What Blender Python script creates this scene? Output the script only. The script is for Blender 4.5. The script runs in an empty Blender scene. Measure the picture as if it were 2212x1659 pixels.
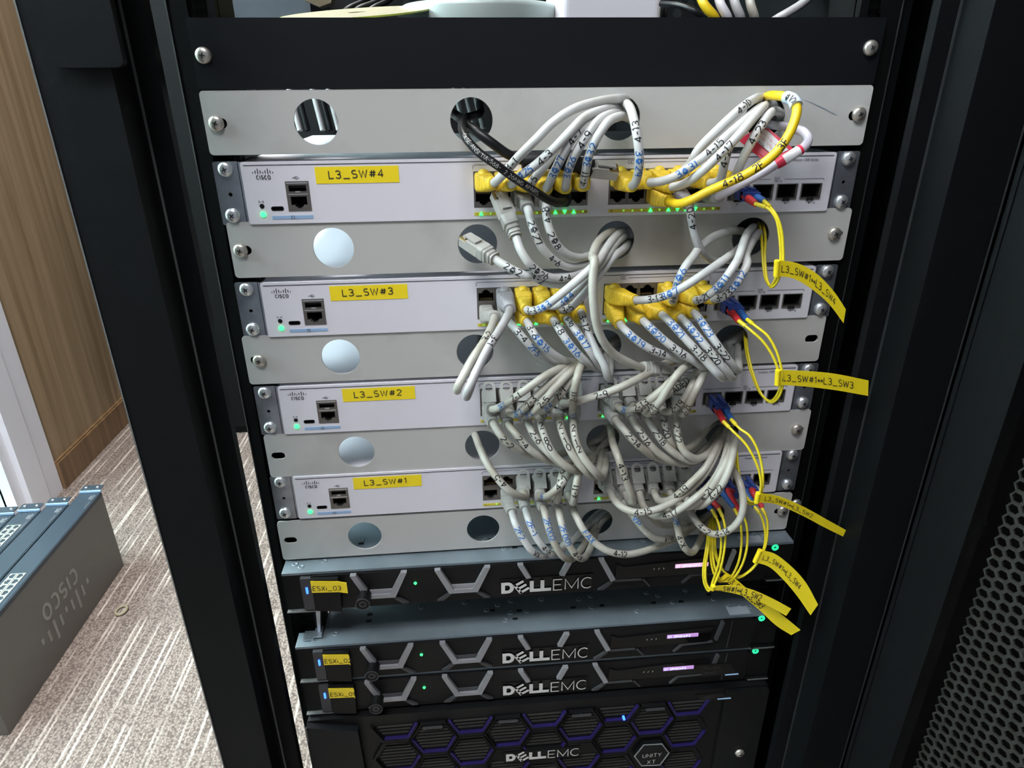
import bpy, bmesh, math, random
from math import sin, cos, pi, sqrt, floor
from mathutils import Vector, Matrix
from mathutils.geometry import tessellate_polygon
random.seed(7)
SC = bpy.context.scene
COL = SC.collection
V = Vector
# ------------------------------------------------------------------ camera
CAM = V((-0.07186, -0.515648, 1.002619))
RX = V((0.9961192, -0.08770073, -0.00742422))
FW = V((0.07692555, 0.90850341, -0.41073595))
UP = V((0.04276678, 0.40857085, 0.91172411))
FPX = 1441.139
cd = bpy.data.cameras.new('camera'); cd.sensor_width = 36; cd.sensor_fit = 'HORIZONTAL'
cd.lens = FPX / 2212 * 36; cd.clip_start = .01; cd.clip_end = 30
cam = bpy.data.objects.new('camera', cd); COL.objects.link(cam)
cam.matrix_world = Matrix(((RX.x, UP.x, -FW.x, CAM.x), (RX.y, UP.y, -FW.y, CAM.y), (RX.z, UP.z, -FW.z, CAM.z), (0, 0, 0, 1)))
SC.camera = cam
# ------------------------------------------------------------------ world, lights, exposure
w = bpy.data.worlds.new('world'); SC.world = w; w.use_nodes = True
w.node_tree.nodes['Background'].inputs[0].default_value = (.72, .80, .92, 1)
w.node_tree.nodes['Background'].inputs[1].default_value = .25
SC.view_settings.view_transform = 'Standard'; SC.view_settings.look = 'None'
SC.view_settings.exposure = 0; SC.view_settings.gamma = 1; SC.view_settings.use_curve_mapping = False
def area(name, loc, target, sx, sy, power, col):
    l = bpy.data.lights.new(name, 'AREA'); l.shape = 'RECTANGLE'; l.size = sx; l.size_y = sy
    l.energy = power; l.color = col
    o = bpy.data.objects.new(name, l); COL.objects.link(o); o.location = loc
    o.rotation_euler = (V(target) - V(loc)).to_track_quat('-Z', 'Y').to_euler()
    return o
area('window_daylight', (-1.75, .08, 1.90), (-.2, .05, .8), 1.7, 1.0, 135, (.80, .90, 1))
area('unseen_overhead_light', (-.50, -.85, 2.42), (-.35, .3, .6), 1.0, .5, 37, (.95, .97, 1))
area('unseen_overhead_light', (-.62, .45, 2.5), (-.85, .45, 0), .6, .5, 56, (1, .97, .94))  # unseen light added to brighten the carpet and the wood wall
# ------------------------------------------------------------------ helpers
U = .04445
def rowz(k): return 1 - k * U
KX = {'A': (950, 150, 3.687), 'B': (1400, 150, 3.687), 'C': (950, 550, 4.424), 'D': (1250, 550, 4.424), 'E': (950, 770, 4.424),
      'F': (1250, 770, 4.424), 'G': (950, 950, 4.424), 'H': (1300, 950, 3.687), 'P': (0, 0, 1)}
def at(u, v, y):                       # the point at depth y that shows at photo pixel (u, v)
    d = FW + RX * ((u - 1106) / FPX) + UP * ((829.5 - v) / FPX)
    return CAM + d * ((y - CAM.y) / d.y)
def kp(k, x, y, d):
    ox, oy, s = KX[k]
    return at(ox + x / s, oy + y / s, -d / 1000)

class MB:
    def __init__(s): s.v = []; s.f = []; s.m = []; s.sm = []
    def add(s, vs, fs, m=0, smooth=False):
        b = len(s.v); s.v += [tuple(x) for x in vs]
        for f in fs: s.f.append([b + i for i in f]); s.m.append(m); s.sm.append(smooth)
    def box(s, x0, x1, y0, y1, z0, z1, m=0):
        vs = [(x, y, z) for z in (z0, z1) for y in (y0, y1) for x in (x0, x1)]
        s.add(vs, [(0, 2, 3, 1), (4, 5, 7, 6), (0, 1, 5, 4), (2, 6, 7, 3), (0, 4, 6, 2), (1, 3, 7, 5)], m)
    def prism(s, loops, ax, t0, t1, m=0, smooth=False):
        """loops: outer + holes as 2D lists. ax 'y': (x,z) plane extruded t0..t1 in y; 'x': (y,z); 'z': (x,y)"""
        def P(a, b, t): return {'y': (a, t, b), 'x': (t, a, b), 'z': (a, b, t)}[ax]
        tr = tessellate_polygon([[V((a, b, 0)) for a, b in L] for L in loops])
        flat = [p for L in loops for p in L]; n = len(flat)
        s.add([P(a, b, t0) for a, b in flat] + [P(a, b, t1) for a, b in flat], [t for t in tr] + [tuple(n + i for i in reversed(t)) for t in tr], m)
        for L in loops:
            k = len(L); vs = [P(a, b, t0) for a, b in L] + [P(a, b, t1) for a, b in L]
            s.add(vs, [(i, (i + 1) % k, k + (i + 1) % k, k + i) for i in range(k)], m, smooth)
    def tube(s, pts, r, n=12, m=0, cap=True):
        fr = frames(pts); vs = []
        for i, (p, (t, a, b)) in enumerate(zip(pts, fr)):
            rr = r(i) if callable(r) else r
            for k in range(n):
                c = 2 * pi * k / n; vs.append(p + a * (cos(c) * rr) + b * (sin(c) * rr))
        fs = [(i * n + k, i * n + (k + 1) % n, (i + 1) * n + (k + 1) % n, (i + 1) * n + k) for i in range(len(pts) - 1) for k in range(n)]
        s.add(vs, fs, m, True)
        if cap:
            s.add([vs[k] for k in range(n)], [tuple(range(n))], m); s.add([vs[-n + k] for k in range(n)], [tuple(range(n))], m)
    def build(s, name, mats, parent=None, normals=True):
        me = bpy.data.meshes.new(name); me.from_pydata(s.v, [], s.f)
        if not isinstance(mats, (list, tuple)): mats = [mats]
        for q in mats: me.materials.append(q)
        me.polygons.foreach_set('material_index', s.m); me.polygons.foreach_set('use_smooth', s.sm)
        if normals:
            b = bmesh.new(); b.from_mesh(me); bmesh.ops.recalc_face_normals(b, faces=b.faces); b.to_mesh(me); b.free()
        o = bpy.data.objects.new(name, me); COL.objects.link(o)
        if parent: o.parent = parent; o.matrix_parent_inverse = Matrix.Translation(-parent.location) if parent.parent is None else Matrix()
        return o
def use(me, name, parent, loc):         # another object sharing a mesh
    o = bpy.data.objects.new(name, me); COL.objects.link(o); o.parent = parent
    o.matrix_parent_inverse = Matrix.Translation(-parent.location) if parent.parent is None else Matrix()
    o.location = loc; return o
def frames(pts):
    n = len(pts); T = []
    for i in range(n):
        t = pts[min(i + 1, n - 1)] - pts[max(i - 1, 0)]
        T.append(t.normalized() if t.length > 1e-9 else V((0, -1, 0)))
    a = V((1, 0, 0)); a = a - T[0] * a.dot(T[0])
    if a.length < .2: a = V((0, 0, 1)); a = a - T[0] * a.dot(T[0])
    out = []
    for t in T:
        a = (a - t * a.dot(t)).normalized(); out.append((t, a, t.cross(a)))
    return out
def spline(P, step=.0022):
    P = [V(p) for p in P]; out = []
    Q = [P[0] * 2 - P[1]] + P + [P[-1] * 2 - P[-2]]
    for i in range(1, len(Q) - 2):
        p0, p1, p2, p3 = Q[i - 1:i + 3]
        d1, d2, d3 = [max((b - a).length, 1e-6) ** .5 for a, b in ((p0, p1), (p1, p2), (p2, p3))]
        m1 = ((p1 - p0) / d1 - (p2 - p0) / (d1 + d2) + (p2 - p1) / d2) * d2
        m2 = ((p2 - p1) / d2 - (p3 - p1) / (d2 + d3) + (p3 - p2) / d3) * d2
        n = max(2, int((p2 - p1).length / step))
        for k in range(n):
            t = k / n
            out.append(p1 * (2 * t ** 3 - 3 * t * t + 1) + m1 * (t ** 3 - 2 * t * t + t) + p2 * (-2 * t ** 3 + 3 * t * t) + m2 * (t ** 3 - t * t))
    out.append(P[-1]); return out
def tag(o, label=None, cat=None, group=None, kind=None):
    for k, v in (('label', label), ('category', cat), ('group', group), ('kind', kind)):
        if v: o[k] = v
    return o
def thing(name, label, cat, loc=(0, 0, 0), group=None):
    o = bpy.data.objects.new(name, None); COL.objects.link(o); o.location = loc; o.empty_display_size = .02
    return tag(o, label, cat, group)
def circ(cx, cy, r, n=48): return [(cx + r * cos(2 * pi * k / n), cy + r * sin(2 * pi * k / n)) for k in range(n)]
def rrect(x0, x1, z0, z1, r, n=5):
    o = []
    for cx, cz, a in ((x1 - r, z1 - r, 0), (x0 + r, z1 - r, 90), (x0 + r, z0 + r, 180), (x1 - r, z0 + r, 270)):
        for k in range(n + 1):
            t = math.radians(a + 90 * k / n); o.append((cx + r * cos(t), cz + r * sin(t)))
    return o
# ------------------------------------------------------------------ materials
def mat(name, col, rough=.5, metal=0, noise=None, bump=None, emit=None, spec=None, col2=None, coat=0, alpha=None, trans=0, sss=0):
    m = bpy.data.materials.new(name); m.use_nodes = True; nt = m.node_tree; b = nt.nodes['Principled BSDF']
    b.inputs['Base Color'].default_value = (*col, 1); b.inputs['Roughness'].default_value = rough; b.inputs['Metallic'].default_value = metal
    if spec is not None: b.inputs['Specular IOR Level'].default_value = spec
    if coat: b.inputs['Coat Weight'].default_value = coat; b.inputs['Coat Roughness'].default_value = .08
    if trans: b.inputs['Transmission Weight'].default_value = trans; b.inputs['IOR'].default_value = 1.4
    if emit: b.inputs['Emission Color'].default_value = (*emit[:3], 1); b.inputs['Emission Strength'].default_value = emit[3]
    tc = nt.nodes.new('ShaderNodeTexCoord')
    if noise:
        sc, lo, hi = noise; n = nt.nodes.new('ShaderNodeTexNoise'); n.inputs['Scale'].default_value = sc; n.inputs['Detail'].default_value = 5
        nt.links.new(tc.outputs['Object'], n.inputs['Vector'])
        r = nt.nodes.new('ShaderNodeMapRange'); r.inputs[1].default_value = lo; r.inputs[2].default_value = hi
        x = nt.nodes.new('ShaderNodeMix'); x.data_type = 'RGBA'
        x.inputs[6].default_value = (*col, 1); x.inputs[7].default_value = (*(col2 or [c * .7 for c in col]), 1)
        nt.links.new(n.outputs[0], r.inputs[0]); nt.links.new(r.outputs[0], x.inputs[0]); nt.links.new(x.outputs[2], b.inputs['Base Color'])
    if bump:
        n = nt.nodes.new('ShaderNodeTexNoise'); n.inputs['Scale'].default_value = bump[0]; n.inputs['Detail'].default_value = 3
        nt.links.new(tc.outputs['Object'], n.inputs['Vector'])
        q = nt.nodes.new('ShaderNodeBump'); q.inputs['Strength'].default_value = bump[1]; q.inputs['Distance'].default_value = .0005
        nt.links.new(n.outputs[0], q.inputs['Height']); nt.links.new(q.outputs[0], b.inputs['Normal'])
    return m
M = {}
M['blackpaint'] = mat('black_powder_paint', (.0028, .0033, .0037), .55, bump=(900, .15), spec=.13)
M['blackpanel'] = mat('black_panel_paint', (.0036, .0044, .0058), .5, bump=(900, .12), spec=.22)
M['railblack'] = mat('rail_black', (.0015, .0017, .0018), .6, spec=.15)
M['edge'] = mat('lit_metal_edge', (.16, .165, .16), .4, .4)  # pale colour paints the highlight on rack edges; also used for bare metal edges
M['edgedim'] = mat('dim_edge', (.022, .024, .024), .5)  # darker copy for the right side, fainter highlight put into the colour
M['beige'] = mat('beige_powder_coat', (.46, .455, .435), .5, bump=(1500, .12), noise=(14, .52, .8), col2=(.33, .325, .30))
M['white'] = mat('white_enamel', (.68, .66, .71), .42, bump=(1200, .05))
M['zinc'] = mat('zinc_plate', (.42, .45, .50), .3, .85, noise=(60, .4, .7), col2=(.30, .32, .36))
M['steel'] = mat('steel_screw', (.78, .79, .80), .3, .85)
M['brass'] = mat('nickel_screw', (.62, .58, .52), .34, .85)
M['dark'] = mat('dark_plastic', (.005, .005, .005), .5, spec=.3)
M['hole'] = mat('dark_recess', (.004, .004, .004), .8)
M['jack'] = mat('jack_shield', (.17, .155, .14), .38, .6)
M['gold'] = mat('gold_contacts', (.45, .33, .12), .35, .8)
M['ink'] = mat('black_print', (.02, .02, .022), .6)
M['blueink'] = mat('blue_marker_ink', (.006, .10, .33), .5)
M['inkpen'] = mat('black_marker_ink', (.004, .004, .006), .5)
M['ytape'] = mat('yellow_label_tape', (.86, .66, .014), .35)
M['ystrip'] = mat('yellow_print', (.62, .52, .05), .5)
M['bstrip'] = mat('blue_print', (.28, .42, .62), .5)
M['green'] = mat('green_led', (.05, .9, .2), .3, emit=(.03, 1, .16, 3))
M['greendim'] = mat('green_led_dim', (.3, .7, .1), .3, emit=(.3, .9, .1, .5))
M['blueled'] = mat('blue_led', (.05, .2, 1), .3, emit=(.03, .14, 1, 3.5))
M['cw'] = mat('white_cable_jacket', (.50, .50, .49), .38, noise=(50, .5, .75), col2=(.38, .37, .33))
M['cg'] = mat('grey_white_cable_jacket', (.42, .402, .352), .4, noise=(40, .42, .66), col2=(.30, .275, .22))
M['cl'] = mat('lavender_cable_jacket', (.52, .48, .54), .38)
M['cy'] = mat('yellow_cable_jacket', (.72, .48, .01), .38, noise=(50, .5, .8), col2=(.5, .34, .02))
M['ck'] = mat('black_cable_jacket', (.004, .004, .0045), .38, spec=.3)
M['cgrey'] = mat('grey_cable_jacket', (.40, .39, .395), .4, noise=(45, .5, .8), col2=(.26, .25, .23))
M['by'] = mat('yellow_boot', (.76, .53, .03), .45, noise=(180, .5, .75), col2=(.55, .38, .03))
M['bg'] = mat('grey_boot', (.36, .355, .33), .42, noise=(90, .5, .8), col2=(.3, .29, .26))
M['bd'] = mat('mid_grey_boot', (.32, .315, .33), .45)
M['clear'] = mat('clear_plug', (.40, .39, .36), .15, spec=.7)
M['fy'] = mat('yellow_fibre_jacket', (.74, .60, .02), .4)
M['lcblue'] = mat('blue_connector', (.025, .055, .24), .35)
M['bblue'] = mat('blue_fibre_boot', (.02, .10, .33), .5, bump=(900, .3))
M['bred'] = mat('red_fibre_boot', (.50, .022, .03), .5, bump=(900, .3))
M['red'] = mat('red_label', (.62, .03, .07), .4)
M['paper'] = mat('paper_label', (.72, .72, .74), .5)
M['bluepaper'] = mat('pale_blue_paper', (.50, .60, .70), .5)
M['lid'] = mat('galvanised_lid', (.27, .325, .36), .42, .5, noise=(22, .4, .75), col2=(.20, .245, .27))
M['bezel'] = mat('glossy_black_bezel', (.003, .003, .0033), .2, spec=.3)
M['bezelmat'] = mat('matt_black_bezel', (.0035, .0035, .004), .5, spec=.25)
M['silver'] = mat('silver_frame', (.27, .27, .285), .42, .3)
M['silverdark'] = mat('dark_silver_frame', (.055, .055, .06), .45, .3)
M['logo'] = mat('silver_logo', (.62, .60, .59), .38, .2)
M['tag'] = mat('service_tag', (.35, .38, .42), .5)
M['lcd'] = mat('lcd_screen', (.3, .15, .3), .3, emit=(.50, .28, .66, .8))
M['lcdw'] = mat('lcd_screen_bright', (.3, .15, .3), .3, emit=(.85, .50, .66, .95))
M['lcdt'] = mat('lcd_text', (.3, .3, .9), .3, emit=(.50, .60, 1.0, 1.6))
M['purple'] = mat('purple_accent', (.018, .010, .10), .4, .2)
M['cisdark'] = mat('navy_faceplate', (.030, .045, .062), .4, bump=(900, .1))
M['cisgrey'] = mat('grey_switch_case', (.17, .162, .148), .5, .2, bump=(1200, .15))
M['cislogo'] = mat('pale_grey_print', (.34, .33, .31), .55)
M['portmetal'] = mat('bright_jack_shield', (.62, .66, .58), .4, .5)
M['disc'] = mat('dusty_disc', (.33, .30, .215), .35, noise=(25, .45, .7), col2=(.34, .30, .2))
M['discedge'] = mat('disc_edge', (.45, .55, .08), .2)
M['tin'] = mat('grey_green_tin', (.24, .28, .265), .4)
M['router'] = mat('white_plastic', (.62, .61, .65), .45)
M['cupboard'] = mat('grey_cabinet', (.0045, .0055, .0058), .6, spec=.15)
M['frame'] = mat('white_window_frame', (.80, .80, .86), .35)
M['cardboard'] = mat('brown_board', (.12, .085, .05), .7)
def carpet_mat():
    m = bpy.data.materials.new('carpet'); m.use_nodes = True; nt = m.node_tree; b = nt.nodes['Principled BSDF']; b.inputs['Roughness'].default_value = .95
    b.inputs['Specular IOR Level'].default_value = .1
    L = nt.links.new; N = nt.nodes.new
    tc = N('ShaderNodeTexCoord'); sp = N('ShaderNodeSeparateXYZ'); L(tc.outputs['Object'], sp.inputs[0])
    # wobbling stripes along y, irregular spacing
    nz = N('ShaderNodeTexNoise'); nz.inputs['Scale'].default_value = 160; nz.inputs['Detail'].default_value = 2; L(tc.outputs['Object'], nz.inputs['Vector'])
    wob = N('ShaderNodeMath'); wob.operation = 'MULTIPLY_ADD'; wob.inputs[1].default_value = .0045; L(nz.outputs[0], wob.inputs[0]); L(sp.outputs[0], wob.inputs[2])
    total = None
    for per, ph, wd in ((.046, .013, .0013), (.067, .0, .0015), (.019, .004, .0006)):
        a = N('ShaderNodeMath'); a.operation = 'ADD'; a.inputs[1].default_value = ph; L(wob.outputs[0], a.inputs[0])
        p = N('ShaderNodeMath'); p.operation = 'PINGPONG'; p.inputs[1].default_value = per / 2; L(a.outputs[0], p.inputs[0])
        r = N('ShaderNodeMapRange'); r.inputs[1].default_value = wd; r.inputs[2].default_value = wd * 2.0; r.inputs[3].default_value = 1 if per > .03 else .45; r.inputs[4].default_value = 0
        L(p.outputs[0], r.inputs[0])
        if total is None: total = r
        else:
            x = N('ShaderNodeMath'); x.operation = 'MAXIMUM'; L(total.outputs[0], x.inputs[0]); L(r.outputs[0], x.inputs[1]); total = x
    brk = N('ShaderNodeTexNoise'); brk.inputs['Scale'].default_value = 9; L(tc.outputs['Object'], brk.inputs['Vector'])
    br = N('ShaderNodeMapRange'); br.inputs[1].default_value = .35; br.inputs[2].default_value = .55; L(brk.outputs[0], br.inputs[0])
    tt = N('ShaderNodeMath'); tt.operation = 'MULTIPLY'; L(total.outputs[0], tt.inputs[0]); L(br.outputs[0], tt.inputs[1])
    vo = N('ShaderNodeTexVoronoi'); vo.inputs['Scale'].default_value = 230; L(tc.outputs['Object'], vo.inputs['Vector'])
    base = N('ShaderNodeMix'); base.data_type = 'RGBA'; base.inputs[6].default_value = (.36, .295, .255, 1); base.inputs[7].default_value = (.14, .112, .098, 1)
    r2 = N('ShaderNodeMapRange'); r2.inputs[1].default_value = .1; r2.inputs[2].default_value = .75; L(vo.outputs['Distance'], r2.inputs[0]); L(r2.outputs[0], base.inputs[0])
    mx = N('ShaderNodeMix'); mx.data_type = 'RGBA'; mx.inputs[7].default_value = (.56, .49, .435, 1)
    L(tt.outputs[0], mx.inputs[0]); L(base.outputs[2], mx.inputs[6]); L(mx.outputs[2], b.inputs['Base Color'])
    bp = N('ShaderNodeBump'); bp.inputs['Distance'].default_value = .003; bp.inputs['Strength'].default_value = .7; bp.invert = True
    L(vo.outputs['Distance'], bp.inputs['Height']); L(bp.outputs[0], b.inputs['Normal'])
    return m
M['carpet'] = carpet_mat()
def wood_mat(name, c1, c2):
    m = bpy.data.materials.new(name); m.use_nodes = True; nt = m.node_tree; b = nt.nodes['Principled BSDF']; b.inputs['Roughness'].default_value = .45
    L = nt.links.new; N = nt.nodes.new
    tc = N('ShaderNodeTexCoord'); mp = N('ShaderNodeMapping'); mp.inputs['Scale'].default_value = (30, 30, 1.2); L(tc.outputs['Object'], mp.inputs[0])
    n = N('ShaderNodeTexNoise'); n.inputs['Scale'].default_value = 1.5; n.inputs['Detail'].default_value = 8; n.inputs['Distortion'].default_value = .4; L(mp.outputs[0], n.inputs['Vector'])
    r = N('ShaderNodeValToRGB'); r.color_ramp.elements[0].position = .33; r.color_ramp.elements[0].color = (*c2, 1); r.color_ramp.elements[1].position = .66; r.color_ramp.elements[1].color = (*c1, 1)
    L(n.outputs[0], r.inputs[0]); L(r.outputs[0], b.inputs['Base Color']); return m
M['wood'] = wood_mat('wood_veneer', (.38, .275, .17), (.24, .168, .095))
M['wooddark'] = wood_mat('wood_skirting', (.25, .15, .075), (.15, .09, .045))
# ------------------------------------------------------------------ lettering
def arc(cx, cy, rx, ry, a0, a1, n=10): return [(cx + rx * cos(math.radians(a0 + (a1 - a0) * k / n)), cy + ry * sin(math.radians(a0 + (a1 - a0) * k / n))) for k in range(n + 1)]
G = {  # single-stroke glyphs: width, strokes in a box of height 1
 '0': (.6, [arc(.3, .5, .3, .5, 90, 450, 16)]), '1': (.34, [[(0, .78), (.2, 1), (.2, 0)]]),
 '2': (.6, [arc(.3, .72, .28, .28, 160, -20, 9) + [(0, 0), (.6, 0)]]),
 '3': (.58, [arc(.26, .75, .27, .25, 150, -90, 9) + arc(.26, .26, .3, .26, 90, -150, 10)]),
 '4': (.62, [[(.44, 0), (.44, 1), (0, .3), (.62, .3)]]),
 '5': (.58, [[(.52, 1), (.08, 1), (.04, .56)] + arc(.26, .32, .3, .32, 110, -150, 10)]),
 '6': (.58, [[(.46, 1)] + arc(.29, .3, .29, .3, 165, 525, 16)]),
 '7': (.55, [[(0, .8), (0, 1), (.52, 1), (.25, 0)]]),
 '8': (.58, [arc(.29, .76, .23, .24, -90, 270, 14), arc(.29, .27, .29, .27, 90, 450, 14)]),
 '9': (.58, [arc(.29, .7, .28, .3, 0, 360, 14) + [(.5, 0)]]),
 '-': (.4, [[(0, .45), (.4, .45)]]), '_': (.75, [[(0, -.06), (.75, -.06)]]), ' ': (.3, []), '.': (.1, [[(0, 0), (.08, 0)]]), ':': (.1, [[(0, .1), (.06, .1)], [(0, .7), (.06, .7)]]),
 '#': (.75, [[(.2, .05), (.32, .95)], [(.46, .05), (.58, .95)], [(0, .34), (.7, .34)], [(.06, .66), (.75, .66)]]),
 '~': (.8, [[(0, .45), (.8, .45)], [(.22, .68), (0, .45), (.22, .22)], [(.58, .68), (.8, .45), (.58, .22)]]),
 'L': (.52, [[(0, 1), (0, 0), (.52, 0)]]), 'S': (.6, [arc(.3, .74, .27, .26, 40, 250, 9) + arc(.3, .26, .3, .26, 80, -140, 10)]),
 'W': (.9, [[(0, 1), (.22, 0), (.45, .9), (.68, 0), (.9, 1)]]), 'E': (.52, [[(.52, 1), (0, 1), (0, 0), (.52, 0)], [(0, .5), (.45, .5)]]),
 'X': (.6, [[(0, 0), (.6, 1)], [(0, 1), (.6, 0)]]), 'i': (.12, [[(.06, 0), (.06, .62)], [(.06, .88), (.06, .95)]]),
 'F': (.5, [[(0, 0), (0, 1), (.5, 1)], [(0, .52), (.42, .52)]]), 'H': (.6, [[(0, 0), (0, 1)], [(.6, 0), (.6, 1)], [(0, .5), (.6, .5)]]),
 'D': (.62, [[(.2, 0), (0, 0), (0, 1), (.2, 1)] + arc(.2, .5, .42, .5, 80, -90, 10)]), 'C': (.62, [arc(.36, .5, .36, .5, 50, 310, 12)]),
 'M': (.78, [[(0, 0), (0, 1), (.39, .12), (.78, 1), (.78, 0)]]), 'N': (.64, [[(0, 0), (0, 1), (.64, 0), (.64, 1)]]), 'U': (.62, [[(0, 1)] + arc(.31, .32, .31, .32, 180, 360, 10) + [(.62, 1)]]),
 'I': (.1, [[(.05, 0), (.05, 1)]]), 'T': (.6, [[(0, 1), (.6, 1)], [(.3, 1), (.3, 0)]]), 'Y': (.62, [[(0, 1), (.31, .5), (.62, 1)], [(.31, .5), (.31, 0)]]),
 'V': (.62, [[(0, 1), (.31, 0), (.62, 1)]]), 'P': (.55, [[(0, 0), (0, 1), (.25, 1)] + arc(.25, .74, .3, .26, 80, -90, 8) + [(0, .48)]]),
 'R': (.58, [[(0, 0), (0, 1), (.25, 1)] + arc(.25, .74, .3, .26, 80, -90, 8) + [(0, .48)], [(.28, .48), (.58, 0)]]),
 'O': (.74, [arc(.37, .5, .37, .5, 90, 450, 18)]), 'A': (.68, [[(0, 0), (.34, 1), (.68, 0)], [(.12, .34), (.56, .34)]]), 'G': (.68, [arc(.36, .5, .36, .5, 50, 360, 13) + [(.4, .5)]]),
 'Z': (.55, [[(0, 1), (.55, 1), (0, 0), (.55, 0)]]), 'Q': (.8, [[(.3, 1.05), (.5, 1.0)], [(.1, .84), (.72, .84)], [(.42, .84), (.08, .50)], [(.42, .72), (.76, .50)], [(0, .38), (.8, .38)], arc(.4, .14, .2, .13, 0, 360, 8)]),
 '<': (.4, [[(.4, .9), (0, .5), (.4, .1)]]), '>': (.4, [[(0, .9), (.4, .5), (0, .1)]]), 'v': (.6, [[(0, .45), (.2, .15), (.6, .9)]]), '+': (.6, [[(0, .5), (.6, .5)], [(.3, .2), (.3, .8)]]),
}
def strokes(text, h, gap=.2, wob=0, italic=0, wide=1):
    x = 0; out = []
    for ch in text:
        gw, ss = G.get(ch, G[' ']); dy = random.uniform(-wob, wob); ro = random.uniform(-wob, wob); k = 1 + random.uniform(-wob, wob)
        for s in ss:
            out.append([((x + (px * k * wide + italic * py - ro * (py - .5))) * h, (py * k + dy + ro * (px - .3)) * h) for px, py in s])
        x += gw * wide + gap
    return out, (x - gap) * h
def ribbon(mb, polys, w, mp, m=0, step=None):
    for pl in polys:
        if step:
            q = [pl[0]]
            for a, b in zip(pl, pl[1:]):
                n = max(1, int(math.hypot(b[0] - a[0], b[1] - a[1]) / step + .5))
                q += [(a[0] + (b[0] - a[0]) * k / n, a[1] + (b[1] - a[1]) * k / n) for k in range(1, n + 1)]
            pl = q
        if len(pl) < 2: continue
        vs = []; n = len(pl); closed = math.hypot(pl[0][0] - pl[-1][0], pl[0][1] - pl[-1][1]) < 1e-7
        for i in range(n):
            a = pl[i - 1] if i else (pl[-2] if closed else pl[0]); c = pl[i + 1] if i < n - 1 else (pl[1] if closed else pl[-1]); p = pl[i]
            def nm(p, q):
                dx, dy = q[0] - p[0], q[1] - p[1]; l = math.hypot(dx, dy)
                return (-dy / l, dx / l) if l > 1e-12 else None
            n1, n2 = nm(a, p), nm(p, c); n1 = n1 or n2; n2 = n2 or n1
            mx, my = n1[0] + n2[0], n1[1] + n2[1]; l = math.hypot(mx, my) or 1; mx /= l; my /= l
            k = min(1.8, 1 / max(.3, mx * n1[0] + my * n1[1])) * w / 2
            e = 0
            vs.append(mp(p[0] + mx * k, p[1] + my * k)); vs.append(mp(p[0] - mx * k, p[1] - my * k))
        mb.add(vs, [(2 * i, 2 * i + 1, 2 * i + 3, 2 * i + 2) for i in range(n - 1)], m)
def flat(o, ux, uy):
    o, ux, uy = V(o), V(ux), V(uy); return lambda u, v: o + ux * u + uy * v
def print_text(parent, text, cx, cz, h, w, y, m, name='printed_text', gap=.2, rot=0, wide=1, italic=0, cxl=False):
    s, W = strokes(text, h, gap, wide=wide, italic=italic); mb = MB(); c, q = cos(rot), sin(rot)
    x0 = cx if cxl else cx - W / 2
    ribbon(mb, s, w, flat((x0, y, cz - h / 2), (c, 0, q), (-q, 0, c)))
    return mb.build(name, m, parent, normals=False)
def font_text(parent, text, cx, cz, size, y, m, shear=0):
    cu = bpy.data.curves.new('text', 'FONT'); cu.body = text; cu.size = size; cu.align_x = 'CENTER'; cu.align_y = 'CENTER'; cu.shear = shear
    ob = bpy.data.objects.new('text', cu); me = bpy.data.meshes.new_from_object(ob); bpy.data.objects.remove(ob); me.name = 'printed_text'
    me.materials.clear(); me.materials.append(m)
    o = use(me, 'printed_text', parent, (cx, y, cz)); o.rotation_euler = (pi / 2, 0, 0); return o
# ================================================================== STRUCTURE: room
mb = MB(); mb.box(-1.3, 2.2, -1.6, 3.0, -.02, 0); tag(mb.build('floor', M['carpet']), kind='structure')
# wall on the left: wood panels over a skirting board
mb = MB(); mb.box(-1.26, -1.185, 1.131, 3.0, 0, 2.6); wl = tag(mb.build('wall_left', M['cupboard']), kind='structure')
for y0, y1 in ((1.133, 1.62), (1.624, 2.11), (2.114, 2.6)):
    mb = MB(); mb.prism([rrect(y0, y1, .083, 2.6, .001, 1)], 'x', -1.186, -1.17); mb.build('wood_panel', M['wood'], wl)
mb = MB(); mb.box(-1.186, -1.158, 1.133, 2.9, 0, .08); mb.box(-1.186, -1.163, 1.133, 2.9, .08, .084); tag(mb.build('baseboard_left', M['wooddark']), kind='structure')
mb = MB()
mb.box(-1.22, -1.165, 1.074, 1.130, 0, 2.6); mb.box(-1.22, -1.172, 1.066, 1.074, 0, 2.6)
mb.box(-1.22, -1.160, .998, 1.066, 0, 2.6); mb.box(-1.22, -1.175, .965, .998, 0, 2.6)
mb.box(-1.22, -1.175, -.6, .965, 0, .06); mb.box(-1.22, -1.16, -.68, -.6, 0, 2.6); mb.box(-1.22, -1.16, -.6, .965, 2.3, 2.6)
wf = tag(mb.build('window_1', M['frame']), kind='structure')
glass = mat('window_glass', (.80, .95, .90), .04, trans=1); glass.node_tree.nodes['Principled BSDF'].inputs['IOR'].default_value = 1.02
mb = MB(); mb.box(-1.204, -1.199, -.6, .965, .06, 2.3); mb.build('pane', glass, wf)
mb = MB(); mb.box(-2.35, -2.3, -1.6, 2.2, .0, 3); tag(mb.build('wall_outside', mat('daylight_glow_wall', (.8, .86, .84), .6, emit=(.70, .86, .80, 1.3))), kind='structure')  # emission stands in for the daylight seen through the glass
mb = MB(); mb.box(-1.26, -1.2, -1.6, -.68, 0, 2.6); tag(mb.build('wall_left_front', M['frame']), kind='structure')
mb = MB(); mb.box(-1.3, 2.2, 2.9, 3.0, 0, 2.6); tag(mb.build('wall_back', M['cupboard']), kind='structure')
mb = MB(); mb.box(2.1, 2.2, -1.6, 3, 0, 2.6); tag(mb.build('wall_right', M['cupboard']), kind='structure')
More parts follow.
